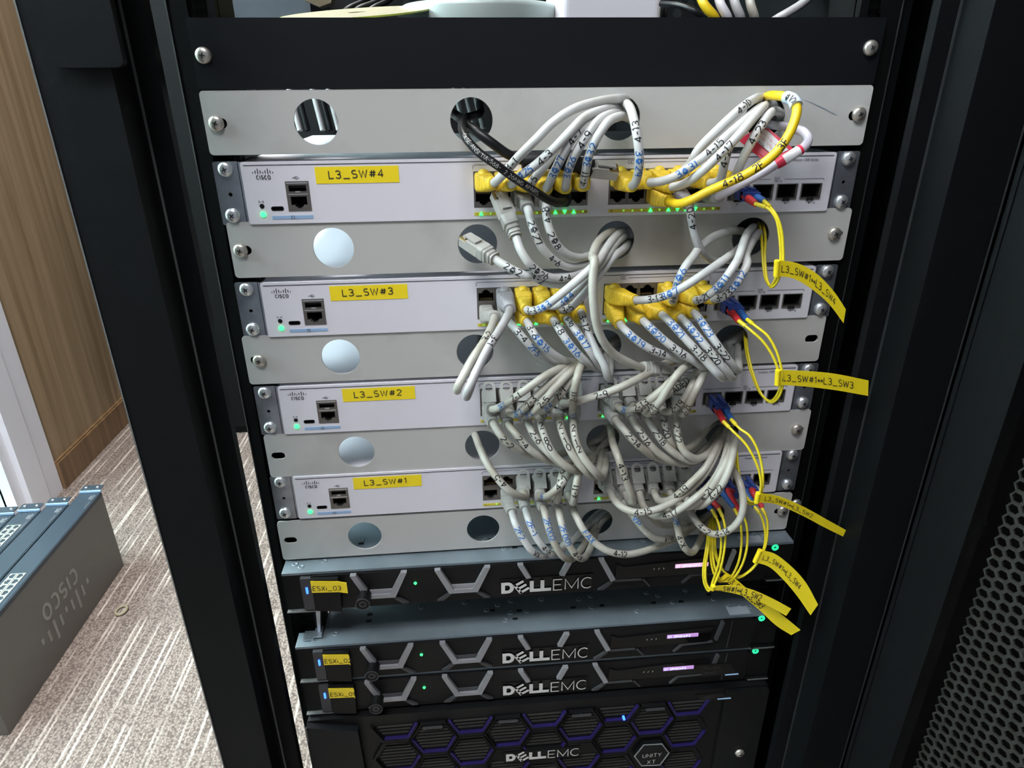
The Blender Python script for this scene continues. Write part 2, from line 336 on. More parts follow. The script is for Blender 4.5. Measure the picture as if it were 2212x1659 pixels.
# ================================================================== neighbouring dark cabinet
t = thing('metal_cabinet', 'dark grey metal cabinet standing on the carpet behind the rack', 'cabinet', (-.55, 1.65, 0))
mb = MB(); mb.box(-.97, -.13, 1.42, 1.95, .0, 2.0); mb.build('cabinet_body', M['cupboard'], t)
mb = MB(); mb.box(-.965, -.56, 1.402, 1.419, .03, 1.97); mb.build('door', M['cupboard'], t)
mb = MB(); mb.box(-.55, -.135, 1.402, 1.419, .03, 1.97); mb.build('door', M['cupboard'], t)
# ================================================================== rack cabinet
rack = thing('server_rack', 'tall black server rack cabinet holding the switches and servers', 'rack', (0, .3, 0))
def post(sx, nm='front_post'):
    mb = MB()
    def b(x0, x1, *a): mb.box(min(sx * x0, sx * x1), max(sx * x0, sx * x1), *a)
    b(.262, .304, -.078, -.060, .02, 2.05)                 # outer lip
    b(.285, .304, -.060, -.030, .02, 2.05)
    b(.262, .268, -.060, -.048, .02, 2.05)                 # groove wall
    b(.2475, .262, -.0485, -.040, .02, 2.05)               # inner step
    mb.build(nm, M['blackpaint'], rack)
    mb = MB(); b(.3035, .3045, -.0785, -.0770, .02, 2.05); b(.2605, .262, -.0492, -.0482, .02, 2.05); mb.build('lit_metal_edge', M['edge' if sx < 0 else 'edgedim'], rack)  # painted edge highlight, pale on the left post and dim on the right
post(-1); post(1)
def rail(sx):
    mb = MB()
    loops = [rrect(min(sx * .2525, sx * .222), max(sx * .2525, sx * .222), .05, 2.0, .001, 1)]
    for k in range(-6, 17):
        for q in (.00635, .02222, .0381):
            z = rowz(k) - q
            if z > .06 : loops.append(rrect(sx * .2327 - .0047, sx * .2327 + .0047, z - .0047, z + .0047, .0006, 1))
    mb.prism(loops, 'y', .0012, .0032)
    a, b = sorted((sx * .222, sx * .2525)); mb.box(a, b, .0075, .0090, .05, 2.0)  # added dark backing sheet, stops light showing through the holes
    a, b = sorted((sx * .222, sx * .2235)); mb.box(a, b, .0032, .045, .05, 2.0)
    a, b = sorted((sx * .2525, sx * .251)); mb.box(a, b, .0032, .03, .05, 2.0)
    mb.build('mounting_rail', M['railblack'], rack)
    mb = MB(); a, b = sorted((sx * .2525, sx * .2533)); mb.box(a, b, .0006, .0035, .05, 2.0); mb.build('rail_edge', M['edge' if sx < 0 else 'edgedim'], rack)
rail(-1); rail(1)
mb = MB(); mb.box(.296, .30, -.03, .9, .05, 2.02); mb.box(.253, .262, .004, .9, .05, 2.02); mb.build('side_panel', M['blackpaint'], rack)
mb = MB(); mb.box(-.30, .30, .86, .90, .05, 2.02); mb.build('rear_door', M['railblack'], rack)
mb = MB(); mb.box(-.304, .304, -.078, .9, 2.05, 2.08); mb.build('top_cover', M['blackpaint'], rack)
mb = MB(); mb.box(-.304, .304, -.07, .9, .02, .05); mb.build('base', M['blackpaint'], rack)
mb = MB(); mb.box(-.304, -.285, .84, .9, .05, 2.05); mb.box(.285, .304, .84, .9, .05, 2.05); mb.build('rear_posts', M['blackpaint'], rack)
# latch cover on the left post
mb = MB(); mb.prism([rrect(-.2905, -.252, 1.0125, 1.18, .004, 5)], 'y', -.084, -.0785); mb.build('latch_cover', M['blackpaint'], rack)
# door, swung open to the right
dd = V((cos(math.radians(75)), -sin(math.radians(75)), 0)); dn = V((-dd.y, dd.x, 0)); H0 = V((.304, -.082, 0))
def dbox(mb, t0, t1, n0, n1, z0, z1, m=0):
    vs = [H0 + dd * t + dn * n + V((0, 0, z)) for z in (z0, z1) for n in (n0, n1) for t in (t0, t1)]
    mb.add(vs, [(0, 2, 3, 1), (4, 5, 7, 6), (0, 1, 5, 4), (2, 6, 7, 3), (0, 4, 6, 2), (1, 3, 7, 5)], m)
door = thing('rack_door', 'perforated black rack door swung open at the right', 'door', tuple(H0 + V((0, 0, .05))))
mb = MB(); dbox(mb, 0, .040, .0, .022, .05, 2.03); dbox(mb, .003, .0045, -.0015, 0, .05, 2.03); dbox(mb, .40, .48, 0, .02, .05, 2.03); dbox(mb, .04, .40, 0, .02, .05, .09); dbox(mb, .04, .4, 0, .02, 1.99, 2.03); mb.build('door_frame', M['blackpaint'], door)
mb = MB(); dbox(mb, .0425, .0455, -.005, .01, .05, 2.03); mb.build('frame_ridge', M['blackpaint'], door)
mb = MB(); P = .0099; cw = P * .866
for i in range(40):
    for j in range(-2, 235):
        t0 = .062 + i * cw; z0 = .1 + j * P + (P / 2 if i % 2 else 0)
        if z0 > 1.98 or z0 > 1.2 and j % 1: continue
        if z0 > 1.25: continue
        vs = []
        for k in range(6):
            a = pi / 3 * k
            for rr in (P * .5774, P * .42):
                vs.append(H0 + dd * (t0 + cos(a) * rr) + dn * (.010) + V((0, 0, z0 + sin(a) * rr)))
        for k in range(6):
            a = pi / 3 * k; vs.append(H0 + dd * (t0 + cos(a) * P * .42) + dn * .0115 + V((0, 0, z0 + sin(a) * P * .42)))
        fs = [(2 * k, 2 * ((k + 1) % 6), 2 * ((k + 1) % 6) + 1, 2 * k + 1) for k in range(6)] + [(2 * k + 1, 2 * ((k + 1) % 6) + 1, 12 + (k + 1) % 6, 12 + k) for k in range(6)]
        mb.add(vs, fs)
M['mesh'] = mat('perforated_steel', (.017, .016, .0145), .55, .0, spec=.25)
mb.build('hex_mesh', M['mesh'], door, normals=False)
# black rack added behind the perforated door so that its holes look dark
t = thing('server_rack', 'added black rack cabinet at the right, dark backing behind the perforated door', 'rack', (.63, .4, 0))
mb = MB(); mb.box(.326, .93, -.045, .9, .02, 2.08); mb.build('cabinet_body', M['blackpaint'], t)
mb = MB(); mb.box(.335, .92, -.062, -.046, .06, 2.05); mb.build('door', M['railblack'], t)
# ================================================================== screws
def screw_mesh():
    mb = MB(); r = .0052; n = 24; R = []
    prof = [(r, 0), (r, .0010), (r * .94, .0020), (r * .75, .0029), (r * .45, .0034), (0.0005, .0036)]
    vs = [(a * cos(2 * pi * k / n), -d, a * sin(2 * pi * k / n)) for a, d in prof for k in range(n)]
    mb.add(vs, [(i * n + k, i * n + (k + 1) % n, (i + 1) * n + (k + 1) % n, (i + 1) * n + k) for i in range(len(prof) - 1) for k in range(n)], 0, True)
    for q in (0, 1):
        a, b = (.0017, .00035) if q else (.00035, .0017)
        mb.box(-a, a, -.0039, -.0033, -b, b, 1)
    return mb
_s = screw_mesh().build('screw', [M['steel'], M['hole']]); SCR = _s.data; bpy.data.objects.remove(_s)
_s = screw_mesh().build('screw', [M['brass'], M['hole']]); SCRB = _s.data; bpy.data.objects.remove(_s)
def screw(parent, x, y, z, big=False, ang=0):
    o = use(SCRB if big else SCR, 'screw', parent, (x, y, z)); o.rotation_euler = (0, ang, 0); o.scale = (1.02, 1, 1.02); return o
# ================================================================== blank panels with cable holes
HX = (-.1645, -.0553, .0525, .162)
def cable_panel(k, dx, label, left, right, zt=.0, zb=.0):
    z1 = rowz(k) - .0003 + zt; z0 = rowz(k + 1) + .0022 + zb; zc = rowz(k) - .0212 + zt / 2
    t = thing('blanking_plate', label, 'panel', (dx, 0, z0), 'pass-through panels between the switches')
    outer = rrect(-.2413 + dx, .2413 + dx, z0, z1, .003, 5)
    loops = [outer] + [circ(x + {0: -.0006, 2: .0012, 4: -.0034, 6: .0003, 8: -.0012}[k], zc, .0152) for x in HX]
    for sx in (-1, 1): loops.append(rrect(sx * .2318 + dx - .0058, sx * .2318 + dx + .0058, zc - .0034, zc + .0034, .0033, 4))
    mb = MB(); mb.prism(loops, 'y', -.0022, -.0004); mb.build('plate', M['beige'], t)
    mb = MB(); mb.box(-.221 + dx, .221 + dx, -.0004, .006, z1 - .0014, z1); mb.box(-.221 + dx, .221 + dx, -.0004, .006, z0, z0 + .0014); mb.build('flange', M['beige'], t)
    if left is not None: screw(t, left, -.0022, zc, True, .4)
    if right is not None: screw(t, right, -.0022, zc + .001, True, 1.1)
    return t
cable_panel(0, 0, 'beige steel panel with four cable holes, topmost below the black panel', -.2330, .2335)
cable_panel(2, .0022, 'beige panel between the top switch and the second, its left slot holding a screw off-centre', -.2318, .2322)
cable_panel(4, -.0018, 'beige panel across the middle with an empty right-hand slot', -.2320, None)
cable_panel(6, .0012, 'beige panel with empty left slot, second from the bottom', None, .2318)
cable_panel(8, -.001, 'beige panel directly under the L3_SW#1 switch, lowest of the panels', None, .2330, zb=-.0005)
# black blank panel on top, a shelf front
t = thing('blank_panel', 'plain black blanking panel, front edge of the shelf on top', 'panel', (0, 0, 1.002))
mb = MB(); mb.prism([rrect(-.2408, .2408, 1.0002, 1.0435, .0015, 3)], 'y', -.0026, -.0004); mb.build('plate', M['blackpanel'], t)
mb = MB(); mb.box(-.221, .221, -.0004, .35, 1.0400, 1.0432); mb.build('shelf_tray', M['blackpanel'], t)
screw(t, -.2335, -.0026, 1.0212, True, .2); screw(t, .2325, -.0026, 1.0240, True, .9)
# ================================================================== white switches
def tshape(w, h, nw, nh, up, cx=0, cz=0):
    x0, x1, z0, z1 = cx - w / 2, cx + w / 2, cz - h / 2, cz + h / 2; a = nw / 2; b = a * .55
    top = [(x1, z1), (cx + a, z1), (cx + a, z1 + nh * .55), (cx + b, z1 + nh * .55), (cx + b, z1 + nh), (cx - b, z1 + nh), (cx - b, z1 + nh * .55), (cx - a, z1 + nh * .55), (cx - a, z1), (x0, z1)]
    L = [(x0, z0), (x1, z0)] + top
    return L if up else [(x, 2 * cz - z) for x, z in reversed(L)]
def jack_mesh(up, mats=None):
    mb = MB(); q = tshape(.0118, .0068, .0062, .0026, up, 0, -.0010 if up else .0010)
    mb.prism([rrect(-.00705, .00705, -.0064, .0064, .0002, 1), q], 'y', -.0004, .0016, 0)
    n = len(q); mb.add([(a, .0016, b) for a, b in q] + [(a, .012, b) for a, b in q], [(i, (i + 1) % n, n + (i + 1) % n, n + i) for i in range(n)], 1)
    mb.box(-.007, .007, .012, .0125, -.0064, .0064, 1)
    s = 1 if up else -1
    for k in range(8):
        x = -.0044 + k * .00126; z = -.0040 * s; mb.box(x - .0002, x + .0002, .003, .008, min(z, z + .0012 * s), max(z, z + .0012 * s), 2)
    o = mb.build('port', mats or [M['jack'], M['hole'], M['gold']]); me = o.data; bpy.data.objects.remove(o); return me
JU, JD = jack_mesh(True), jack_mesh(False)
def sfp_mesh():
    mb = MB(); q = rrect(-.0074, .0074, -.0050, .0052, .0002, 1)
    mb.prism([rrect(-.0083, .0083, -.0062, .0058, .0003, 1), q], 'y', -.0007, .0012, 0)
    n = len(q); mb.add([(a, .0012, b) for a, b in q] + [(a, .02, b) for a, b in q], [(i, (i + 1) % n, n + (i + 1) % n, n + i) for i in range(n)], 1)
    mb.box(-.0074, .0074, .02, .0203, -.005, .0052, 1); mb.box(-.0028, .0028, -.0012, .0006, -.0072, -.0048, 1)
    o = mb.build('sfp_port', [M['jack'], M['hole']]); me = o.data; bpy.data.objects.remove(o); return me
SFP = sfp_mesh()
SWT = {4: 1 - .0470, 3: 1 - .1353, 2: 1 - .2228, 1: 1 - .3090}   # faceplate top z
FY = -.0035                                                         # faceplate front y
def portx(c): return (-.0487 + .01435 * c) if c < 6 else (.0533 + .01435 * (c - 6))
def portz(n, row): return SWT[n] - (.0158 if row == 0 else .0287)
def cisco_logo(parent, mp, s, m, name='printed_logo'):
    mb = MB(); hs = [.42, .85, 1.5, .85, .42, .85, 1.5, .85, .42]; q = s * .62
    for i, h in enumerate(hs):
        x = (i - 4) * .70 * q; z0 = (1.62 if h < 1.2 else 1.42) * q; ribbon(mb, [[(x, z0), (x, z0 + h * q)]], .24 * q, mp)
    st, W = strokes('CISCO', q, .34, wide=.95); ribbon(mb, [[(a - W / 2, b) for a, b in p] for p in st], .21 * q, mp)
    return mb.build(name, m, parent, normals=False)
LIT = {4: [0, 2, 8, 9, 10, 16, 18, 19, 20, 21], 3: [12, 14, 4, 6, 9], 2: [2, 10, 12], 1: [3, 6, 9, 12]}
DIM = {4: [1, 5, 6, 7, 11, 13, 14, 15, 17, 22, 23], 3: [0, 1, 3, 7], 2: [1, 3, 9], 1: [1, 7, 16, 18]}
def switch(n, lab, btext):
    zt = SWT[n]; zb = zt - .0438
    t = thing('network_switch', lab, 'network switch', (0, 0, zb), 'rack switches with yellow name labels')
    # faceplate with openings
    loops = [rrect(-.2216, .2216, zb, zt, .0016, 4)]
    for x0, x1, a, b in ((-.0559, .0302, .0092, .0354), (.0461, .1336, .0092, .0354)): loops.append([(x0, zt - b), (x1, zt - b), (x1, zt - a), (x0, zt - a)])
    for k in range(4): x = .1476 + .01935 * k; loops.append([(x - .0081, zt - .0340), (x + .0081, zt - .0340), (x + .0081, zt - .0224), (x - .0081, zt - .0224)])
    loops.append([(-.1921, zt - .0348), (-.1754, zt - .0348), (-.1754, zt - .0137), (-.1921, zt - .0137)])
    loops.append(rrect(-.2046, -.1954, zt - .0344, zt - .0312, .0015, 4)); loops.append(circ(-.2108, zt - .0309, .0018, 16))
    mb = MB(); mb.prism(loops, 'y', FY, FY + .0016); mb.build('faceplate', M['white'], t)
    mb = MB()
    mb.box(-.2205, .2205, FY + .0016, .27, zt - .0010, zt - .0002); mb.box(-.2205, .2205, FY + .0016, .27, zb, zb + .001)
    mb.box(-.2205, -.2195, FY + .0016, .27, zb, zt - .001); mb.box(.2195, .2205, FY + .0016, .27, zb, zt - .001); mb.box(-.22, .22, .269, .27, zb, zt)
    mb.build('case', M['white'], t)
    mb = MB(); mb.box(-.219, .219, .0225, .024, zb + .001, zt - .001); mb.build('inner_baffle', M['hole'], t)
    mb = MB(); ln = .00035
    mb.box(-.2195, .2195, FY - .0003, FY, zt - .0024, zt - .0020)                       # seam under the top lip
    s = lambda pl, w=.0003: ribbon(mb, pl, w, flat((0, FY - .0003, zt), (1, 0, 0), (0, 0, 1)))
    s([[(-.0562, -.0078), (-.0562, -.0062)] + arc(-.0546, -.0062, .0016, .0016, 180, 90, 4) + [(.036, -.0046)]])
    s([[(.1336, -.0078), (.1336, -.0062)] + arc(.1320, -.0062, .0016, .0016, 0, 90, 4) + [(.066, -.0046)]])
    s([[(.139, -.0190), (.172, -.0190)], [(.183, -.0190), (.2135, -.0190)] + arc(.2135, -.0204, .0014, .0014, 90, 0, 4)])
    s([arc(.177, -.0187, .0008, .0011, 0, 360, 10), arc(.177, -.0187, .0019, .0019, 130, 230, 5), arc(.177, -.0187, .0019, .0019, -50, 50, 5), [(.1755, -.0208), (.1785, -.0208)], [(.1797, -.0205), (.1813, -.0205)], [(.1805, -.0197), (.1805, -.0213)]])
    s([rrect(.0598, .0618, -.0055, -.0034, .0003, 2) + [(.0618, -.0045)], rrect(.0622, .0638, -.0055, -.0034, .0003, 2)])
    s([[(-.1868, -.0113), (-.1815, -.0113)], [(-.1855, -.0113), (-.184, -.0104), (-.1828, -.0104)], [(-.185, -.0113), (-.1838, -.0122), (-.1825, -.0122)]], .0003)
    s([[(-.2128, -.0284), (-.2118, -.0276), (-.2128, -.0268)], [(-.2090, -.0284), (-.2100, -.0276), (-.2090, -.0268)], [(-.2112, -.0276), (-.2106, -.0276)]], .0003)
    for k in range(4): x = .1476 + .01935 * k; s([[(x - .0006, -.0367), (x + .0006, -.0367), (x, -.0377), (x - .0006, -.0367)]], .0003)
    mb.build('printed_lines', M['ink'], t, normals=False)
    if btext: font_text(t, btext, .0310, zt - .0048, .0024, FY - .0004, M['ink'], 0)
    font_text(t, 'Catalyst 1300 Series', .1968, zt - .0050, .0026, FY - .0004, M['ink'], .2)
    print_text(t, '4', .2100, zt - .0372, .0016, .0003, FY - .0004, M['ink'])
    cisco_logo(t, flat((-.2066, FY - .0004, zt - .0118), (1, 0, 0), (0, 0, 1)), .0040, M['ink'])
    mb = MB(); mb.box(-.2046, -.1750, FY - .0003, FY, zt - .0404, zt - .0380); mb.build('blue_stripe', M['bstrip'], t)
    mb = MB(); ribbon(mb, [rrect(-.1908, -.1886, zt - .0402, zt - .0383, .0002, 1) + [(-.1886, zt - .0385)]], .0003, lambda u, v: V((u, FY - .0005, v))); mb.build('console_icon', M['ink'], t, normals=False)
    for x0, x1, a, b in ((-.0559, .0305, '1', '12'), (.0466, .1348, '13', '24')):
        mb = MB(); mb.box(x0, x1, FY - .0003, FY, zt - .0413, zt - .0388); mb.build('yellow_stripe', M['ystrip'], t)
        print_text(t, a, x0 + .0022, zt - .0400, .0015, .0003, FY - .0005, M['ink'], name='port_number'); print_text(t, b, x1 - .0019, zt - .0400, .0015, .0003, FY - .0005, M['ink'], name='port_number')
    def ledx(k): return (-.0507 + .00705 * k) if k < 12 else (.0513 + .00705 * (k - 12))
    for which, mm, nm in ((LIT[n], 'green', 'lit_led'), (DIM[n], 'greendim', 'dim_led')):
        for k in which:
            x = ledx(k); z = zt - .0399; r = .0015 if mm == 'green' else .0009; sg = 1 if k % 2 == 0 else -1
            mb = MB(); mb.prism([[(x - r, z - r * .8 * sg), (x + r, z - r * .8 * sg), (x, z + r * sg)]], 'y', FY - .0010, FY); mb.build(nm, M[mm], t)
    mb = MB(); mb.prism([circ(-.2107, zt - .0368, .0019, 16)], 'y', FY - .0008, FY); mb.build('status_led', M['green'], t)
    mb = MB(); mb.prism([circ(-.2108, zt - .0309, .0015, 16)], 'y', FY - .0004, FY + .001); mb.build('reset_button', M['dark'], t)
    mb = MB(); mb.prism([rrect(-.2046, -.1954, zt - .0344, zt - .0312, .0015, 4), rrect(-.2038, -.1962, zt - .0338, zt - .0318, .0009, 4)], 'y', FY - .0002, FY + .004); mb.box(-.2038, -.1962, FY + .003, FY + .004, zt - .0338, zt - .0318, 0); mb.build('usb_c_port', M['dark'], t)
    # usb-a above console jack
    mb = MB(); z = zt
    q1 = rrect(-.1900, -.1775, z - .0210, z - .0165, .0003, 1); q2 = tshape(.0115, .0062, .006, .0024, False, -.18375, z - .0275)
    mb.prism([rrect(-.1921, -.1754, z - .0348, z - .0137, .0003, 1), q1, q2], 'y', FY - .0004, FY + .0014, 0)
    for q in (q1, q2): k = len(q); mb.add([(a, FY + .0014, b) for a, b in q] + [(a, .014, b) for a, b in q], [(i, (i + 1) % k, k + (i + 1) % k, k + i) for i in range(k)], 1)
    mb.box(-.191, -.176, .0135, .014, z - .034, z - .014, 1); mb.box(-.1895, -.178, FY + .001, .008, z - .0185, z - .0170, 2); mb.box(-.1855, -.182, FY - .0006, FY + .001, z - .0215, z - .0208, 3)
    mb.box(-.1915, -.176, FY - .0007, FY - .0004, z - .0153, z - .0146, 3); mb.box(-.1912, -.1765, FY - .0007, FY - .0004, z - .0231, z - .0226, 3)
    mb.build('usb_console_block', [M['jack'], M['hole'], M['dark'], M['steel']], t)
    for c in range(12):
        for r in (0, 1): use(JU if r == 0 else JD, 'port', t, (portx(c), FY + .0002, portz(n, r)))
    for k in range(4): use(SFP, 'sfp_port', t, (.1476 + .01935 * k, FY, zt - .0282))
    # ears
    for sx in (-1, 1):
        x0, x1 = sorted((sx * .2235, sx * .2412)); zc = (zt + zb) / 2
        mb = MB(); mb.prism([rrect(x0, x1, zb - .0004, zt + .0004, .0014, 4), circ(sx * .2322, zt - .0224, .0014, 14)], 'y', -.0018, -.0002)
        a, b = sorted((sx * .2206, sx * .2219)); mb.box(a, b, -.0018, .03, zb, zt)
        a, b = sorted((sx * .2219, sx * .2240)); mb.box(a, b, -.0018, -.0002, zb, zt)
        mb.build('rack_ear', M['zinc'], t)
        screw(t, sx * .2325, -.0018, zt - .0048, False, .3 * n); screw(t, sx * .2330, -.0018, zt - .0372, False, .8 + .4 * n)
    # tape label
    a = .012
    mb = MB(); mb.box(-.1699, -.1101, FY - .0003, FY - .0001, zt - .0158, zt - .0041)
    o = mb.build('name_label', M['ytape'], t)
    st, W = strokes('L3_SW#%d' % n, .0052, .32, wide=1.18); mb = MB(); ribbon(mb, st, .00072, flat((-.1602, FY - .0006, zt - .0122), (cos(a), 0, sin(a)), (-sin(a), 0, cos(a))))
    mb.build('printed_text', M['ink'], o, normals=False)
    return t
switch(4, 'white 24-port switch labelled L3_SW#4, topmost of the four', 'OP EACH PORT  .')
switch(3, 'white 24-port switch labelled L3_SW#3, second from the top', 'EACH PORT  .')
switch(2, 'white 24-port switch labelled L3_SW#2, third from the top', '.35A FOR EACH')
switch(1, 'white 24-port switch labelled L3_SW#1, lowest of the four', '')
# ================================================================== cables
def nearest(pts, p):
    def pr(q):
        d = q - CAM; z = d.dot(FW); return (1106 + FPX * d.dot(RX) / z, 829.5 - FPX * d.dot(UP) / z)
    u, v = p; best = None
    for i, q in enumerate(pts):
        a, b = pr(q); e = (a - u) ** 2 + (b - v) ** 2
        if q.y < -.004 and (best is None or e < best[0]): best = (e, i)
    return best[1] if best else len(pts) // 2
def write_on(parent, pts, r, idx, text, col, dr=1, h=.0050, stack=False, w=.00078):
    S = [0]
    for a, b in zip(pts, pts[1:]): S.append(S[-1] + (b - a).length)
    fr = frames(pts)
    def atS(s):
        s = min(max(s, 0), S[-1] - 1e-6); lo = 0; hi = len(S) - 1
        while hi - lo > 1:
            m = (lo + hi) // 2
            if S[m] <= s: lo = m
            else: hi = m
        k = (s - S[lo]) / max(S[hi] - S[lo], 1e-9)
        return pts[lo].lerp(pts[hi], k), fr[lo][0].lerp(fr[hi][0], k).normalized()
    s0 = S[idx]
    def mp(u, v):
        P, T = atS(s0 + dr * u); T = T * dr
        n = CAM - P; n = (n - T * n.dot(T)).normalized(); b = n.cross(T); th = v / r
        return P + (n * cos(th) + b * sin(th)) * (r * 1.025)
    mb = MB()
    if stack:
        tot = len(text) * h * 1.15
        for i, ch in enumerate(text):
            st, W = strokes(ch, h, wob=.08)
            sc = -tot / 2 + (i + .5) * h * 1.15
            # char up = -u, char right = +v*sign
            ribbon(mb, [[(sc + h / 2 - b, (a - W / 2)) for a, b in p] for p in st], w, mp, step=h / 5)
    else:
        st, W = strokes(text, h, .22, wob=.09); ribbon(mb, [[(a - W / 2, b - h / 2) for a, b in p] for p in st], w, mp, step=h / 5)
    return mb.build('handwriting', M[col], parent, normals=False)
def superring(p, a, b, hw, hh, e, n=20):
    out = []
    for k in range(n):
        c, s = cos(2 * pi * k / n + pi / n), sin(2 * pi * k / n + pi / n)
        out.append(p + a * (math.copysign(abs(c) ** (2 / e), c) * hw) + b * (math.copysign(abs(s) ** (2 / e), s) * hh))
    return out
def loft(mb, rings, m=0, smooth=True):
    n = len(rings[0]); vs = [v for r in rings for v in r]
    mb.add(vs, [(i * n + k, i * n + (k + 1) % n, (i + 1) * n + (k + 1) % n, (i + 1) * n + k) for i in range(len(rings) - 1) for k in range(n)], m, smooth)
    mb.add(rings[0], [tuple(range(n))], m); mb.add(rings[-1], [tuple(range(n))], m)
def boot_mesh(parent, pts, kind, r):
    S = [0]
    for a, b in zip(pts, pts[1:]): S.append(S[-1] + (b - a).length)
    L = S[-1]; fr = frames(pts); rings = []
    hw, hh = {'Y': (.0063, .0061), 'D': (.0063, .0061), 'K': (.0062, .0060)}.get(kind, (.0057, .0056))
    for i, p in enumerate(pts):
        k = S[i] / L; t, a, b = fr[i]
        if kind in 'YDK':
            q = max(0, (k - .42) / .58); f = q * q * (3 - 2 * q); W = hw + (.0044 - hw) * f; Hh = hh + (.0044 - hh) * f; e = 7 - 4.8 * f
            if k > .42 and kind != 'K': g = 1 + .055 * (1 if (S[i] / .0024) % 1 < .5 else -1); W *= g; Hh *= g
        else:
            q = max(0, (k - .30) / .45); q = min(1, q); W = hw + (.0042 - hw) * q; Hh = hh + (.0042 - hh) * q; e = 6 - 2.5 * q
            if k > .40: g = 1 + .12 * (1 if (S[i] / .0032) % 1 < .55 else -1); W *= g; Hh *= g
        rings.append(superring(p, a, b, W, Hh, e))
    mb = MB(); loft(mb, rings, smooth=False)
    return mb.build('boot', M[{'Y': 'by', 'G': 'bg', 'W': 'bg', 'D': 'bd', 'K': 'dark', 'N': 'cgrey'}[kind]], parent)
def resample(pts, n):
    S = [0]
    for a, b in zip(pts, pts[1:]): S.append(S[-1] + (b - a).length)
    out = []; j = 0
    for i in range(n + 1):
        s = S[-1] * i / n
        while j < len(S) - 2 and S[j + 1] < s: j += 1
        out.append(pts[j].lerp(pts[j + 1], (s - S[j]) / max(S[j + 1] - S[j], 1e-9)))
    return out
def dome(parent, x, y, z, r, m):
    mb = MB(); n = 16; vs = []
    for i in range(7):
        a = pi / 2 * i / 6
        for k in range(n): c = 2 * pi * k / n; vs.append((x + r * cos(a) * cos(c) * 1.08, y + r * cos(a) * sin(c), z + r * sin(a)))
    mb.add(vs, [(i * n + k, i * n + (k + 1) % n, (i + 1) * n + (k + 1) % n, (i + 1) * n + k) for i in range(6) for k in range(n)], 0, True)
    return mb.build('latch_bump', m, parent)
def latch_guard(parent, x, z):
    mb = MB(); w = .0054; Lh = .0185
    out = [(-w, 0), (w, 0)] + arc(0, Lh - w, w, w, 0, 180, 10); hole = rrect(-.0030, .0030, Lh - .0088, Lh - .0026, .0026, 4)
    o = V((x, -.0245, z + .0035)); ux = V((1, 0, 0)); uy = V((0, .72, .69)).normalized(); un = ux.cross(uy)
    tr = tessellate_polygon([[V((a, b, 0)) for a, b in L] for L in (out, hole)]); fl = out + hole; n = len(fl)
    vs = [o + ux * a + uy * b + un * .0008 for a, b in fl] + [o + ux * a + uy * b - un * .0008 for a, b in fl]
    mb.add(vs, list(tr) + [tuple(n + i for i in reversed(t)) for t in tr])
    for L, b0 in ((out, 0), (hole, len(out))):
        k = len(L); mb.add([vs[b0 + i] for i in range(k)] + [vs[n + b0 + i] for i in range(k)], [(i, (i + 1) % k, k + (i + 1) % k, k + i) for i in range(k)])
    return mb.build('latch_guard', M['bg'], parent)
def topts(path):
    k = 'P'; out = []
    for q in path:
        if isinstance(q, str): k = q
        else: out.append(kp(k, *q))
    return out
NAME = {4: 'L3_SW#4', 3: 'L3_SW#3', 2: 'L3_SW#2', 1: 'L3_SW#1'}
COLN = {'cw': 'white', 'cg': 'off-white', 'cl': 'lavender', 'cy': 'yellow', 'ck': 'black', 'cgrey': 'grey'}
def cable(n, c, row, kind, jac, path, marks=(), note='', r=.0031, label=None):
    if jac == 'ck': r = .0029
    """kind: boot type; marks: (crop, x, y, text, colour, direction[, stack])"""
    px, pz = portx(c), portz(n, row)
    P = topts(path); tip = P[0]
    t = thing('network_cable', '', 'cable', (px, FY, pz), 'network cables plugged into the switches')
    if label is None:
        bl = [m[3] for m in marks]
        mk = (' marked ' + ' and '.join(b.replace('Q', 'F') for b in bl)) if bl else ''
        label = '%s cable%s plugged into %s %s port row%s' % (COLN[jac], mk, NAME[n], 'upper' if row == 0 else 'lower', note)
    t['label'] = label
    ctrl = [V((px, FY + .003, pz)), V((px, FY - .011, pz))] + P
    if ctrl[-1].y > .03:                                  # behind the panel the cable turns aside
        q = ctrl.pop(); y0 = random.uniform(.010, .022); q = CAM + (q - CAM) * ((y0 - CAM.y) / (q.y - CAM.y)); ctrl.append(q)
        if q.x > 0: ctrl += [q + V((.018, .010, random.uniform(.003, .009))), q + V((.05, .03, random.uniform(.006, .012)))]
        else: ctrl.append(q + V((.004, .05, .006)))
    pts = spline(ctrl)
    # index of the tip
    it = min(range(len(pts)), key=lambda i: (pts[i] - tip).length)
    bp = resample(pts[:it + 1], 48); boot_mesh(t, bp, kind, r)
    if kind in 'YD' and row == 0: dome(t, px, -.0105, pz + .0052, .0040, M['by'] if kind == 'Y' else M['bd'])
    if kind == 'G' and row == 0: latch_guard(t, px, pz)
    cp = pts[max(0, it - 3):]
    mb = MB(); mb.tube(cp, r, 14); mb.build('jacket', M[jac], t)
    for m in marks:
        k, x, y, s, col, dr = m[:6]; ox, oy, sc = KX[k]
        write_on(t, cp, r, nearest(cp, (ox + x / sc, oy + y / sc)), s, col, dr, h=m[7] if len(m) > 7 else .0050, stack=len(m) > 6 and m[6])
    return t
K, B_ = 'inkpen', 'blueink'
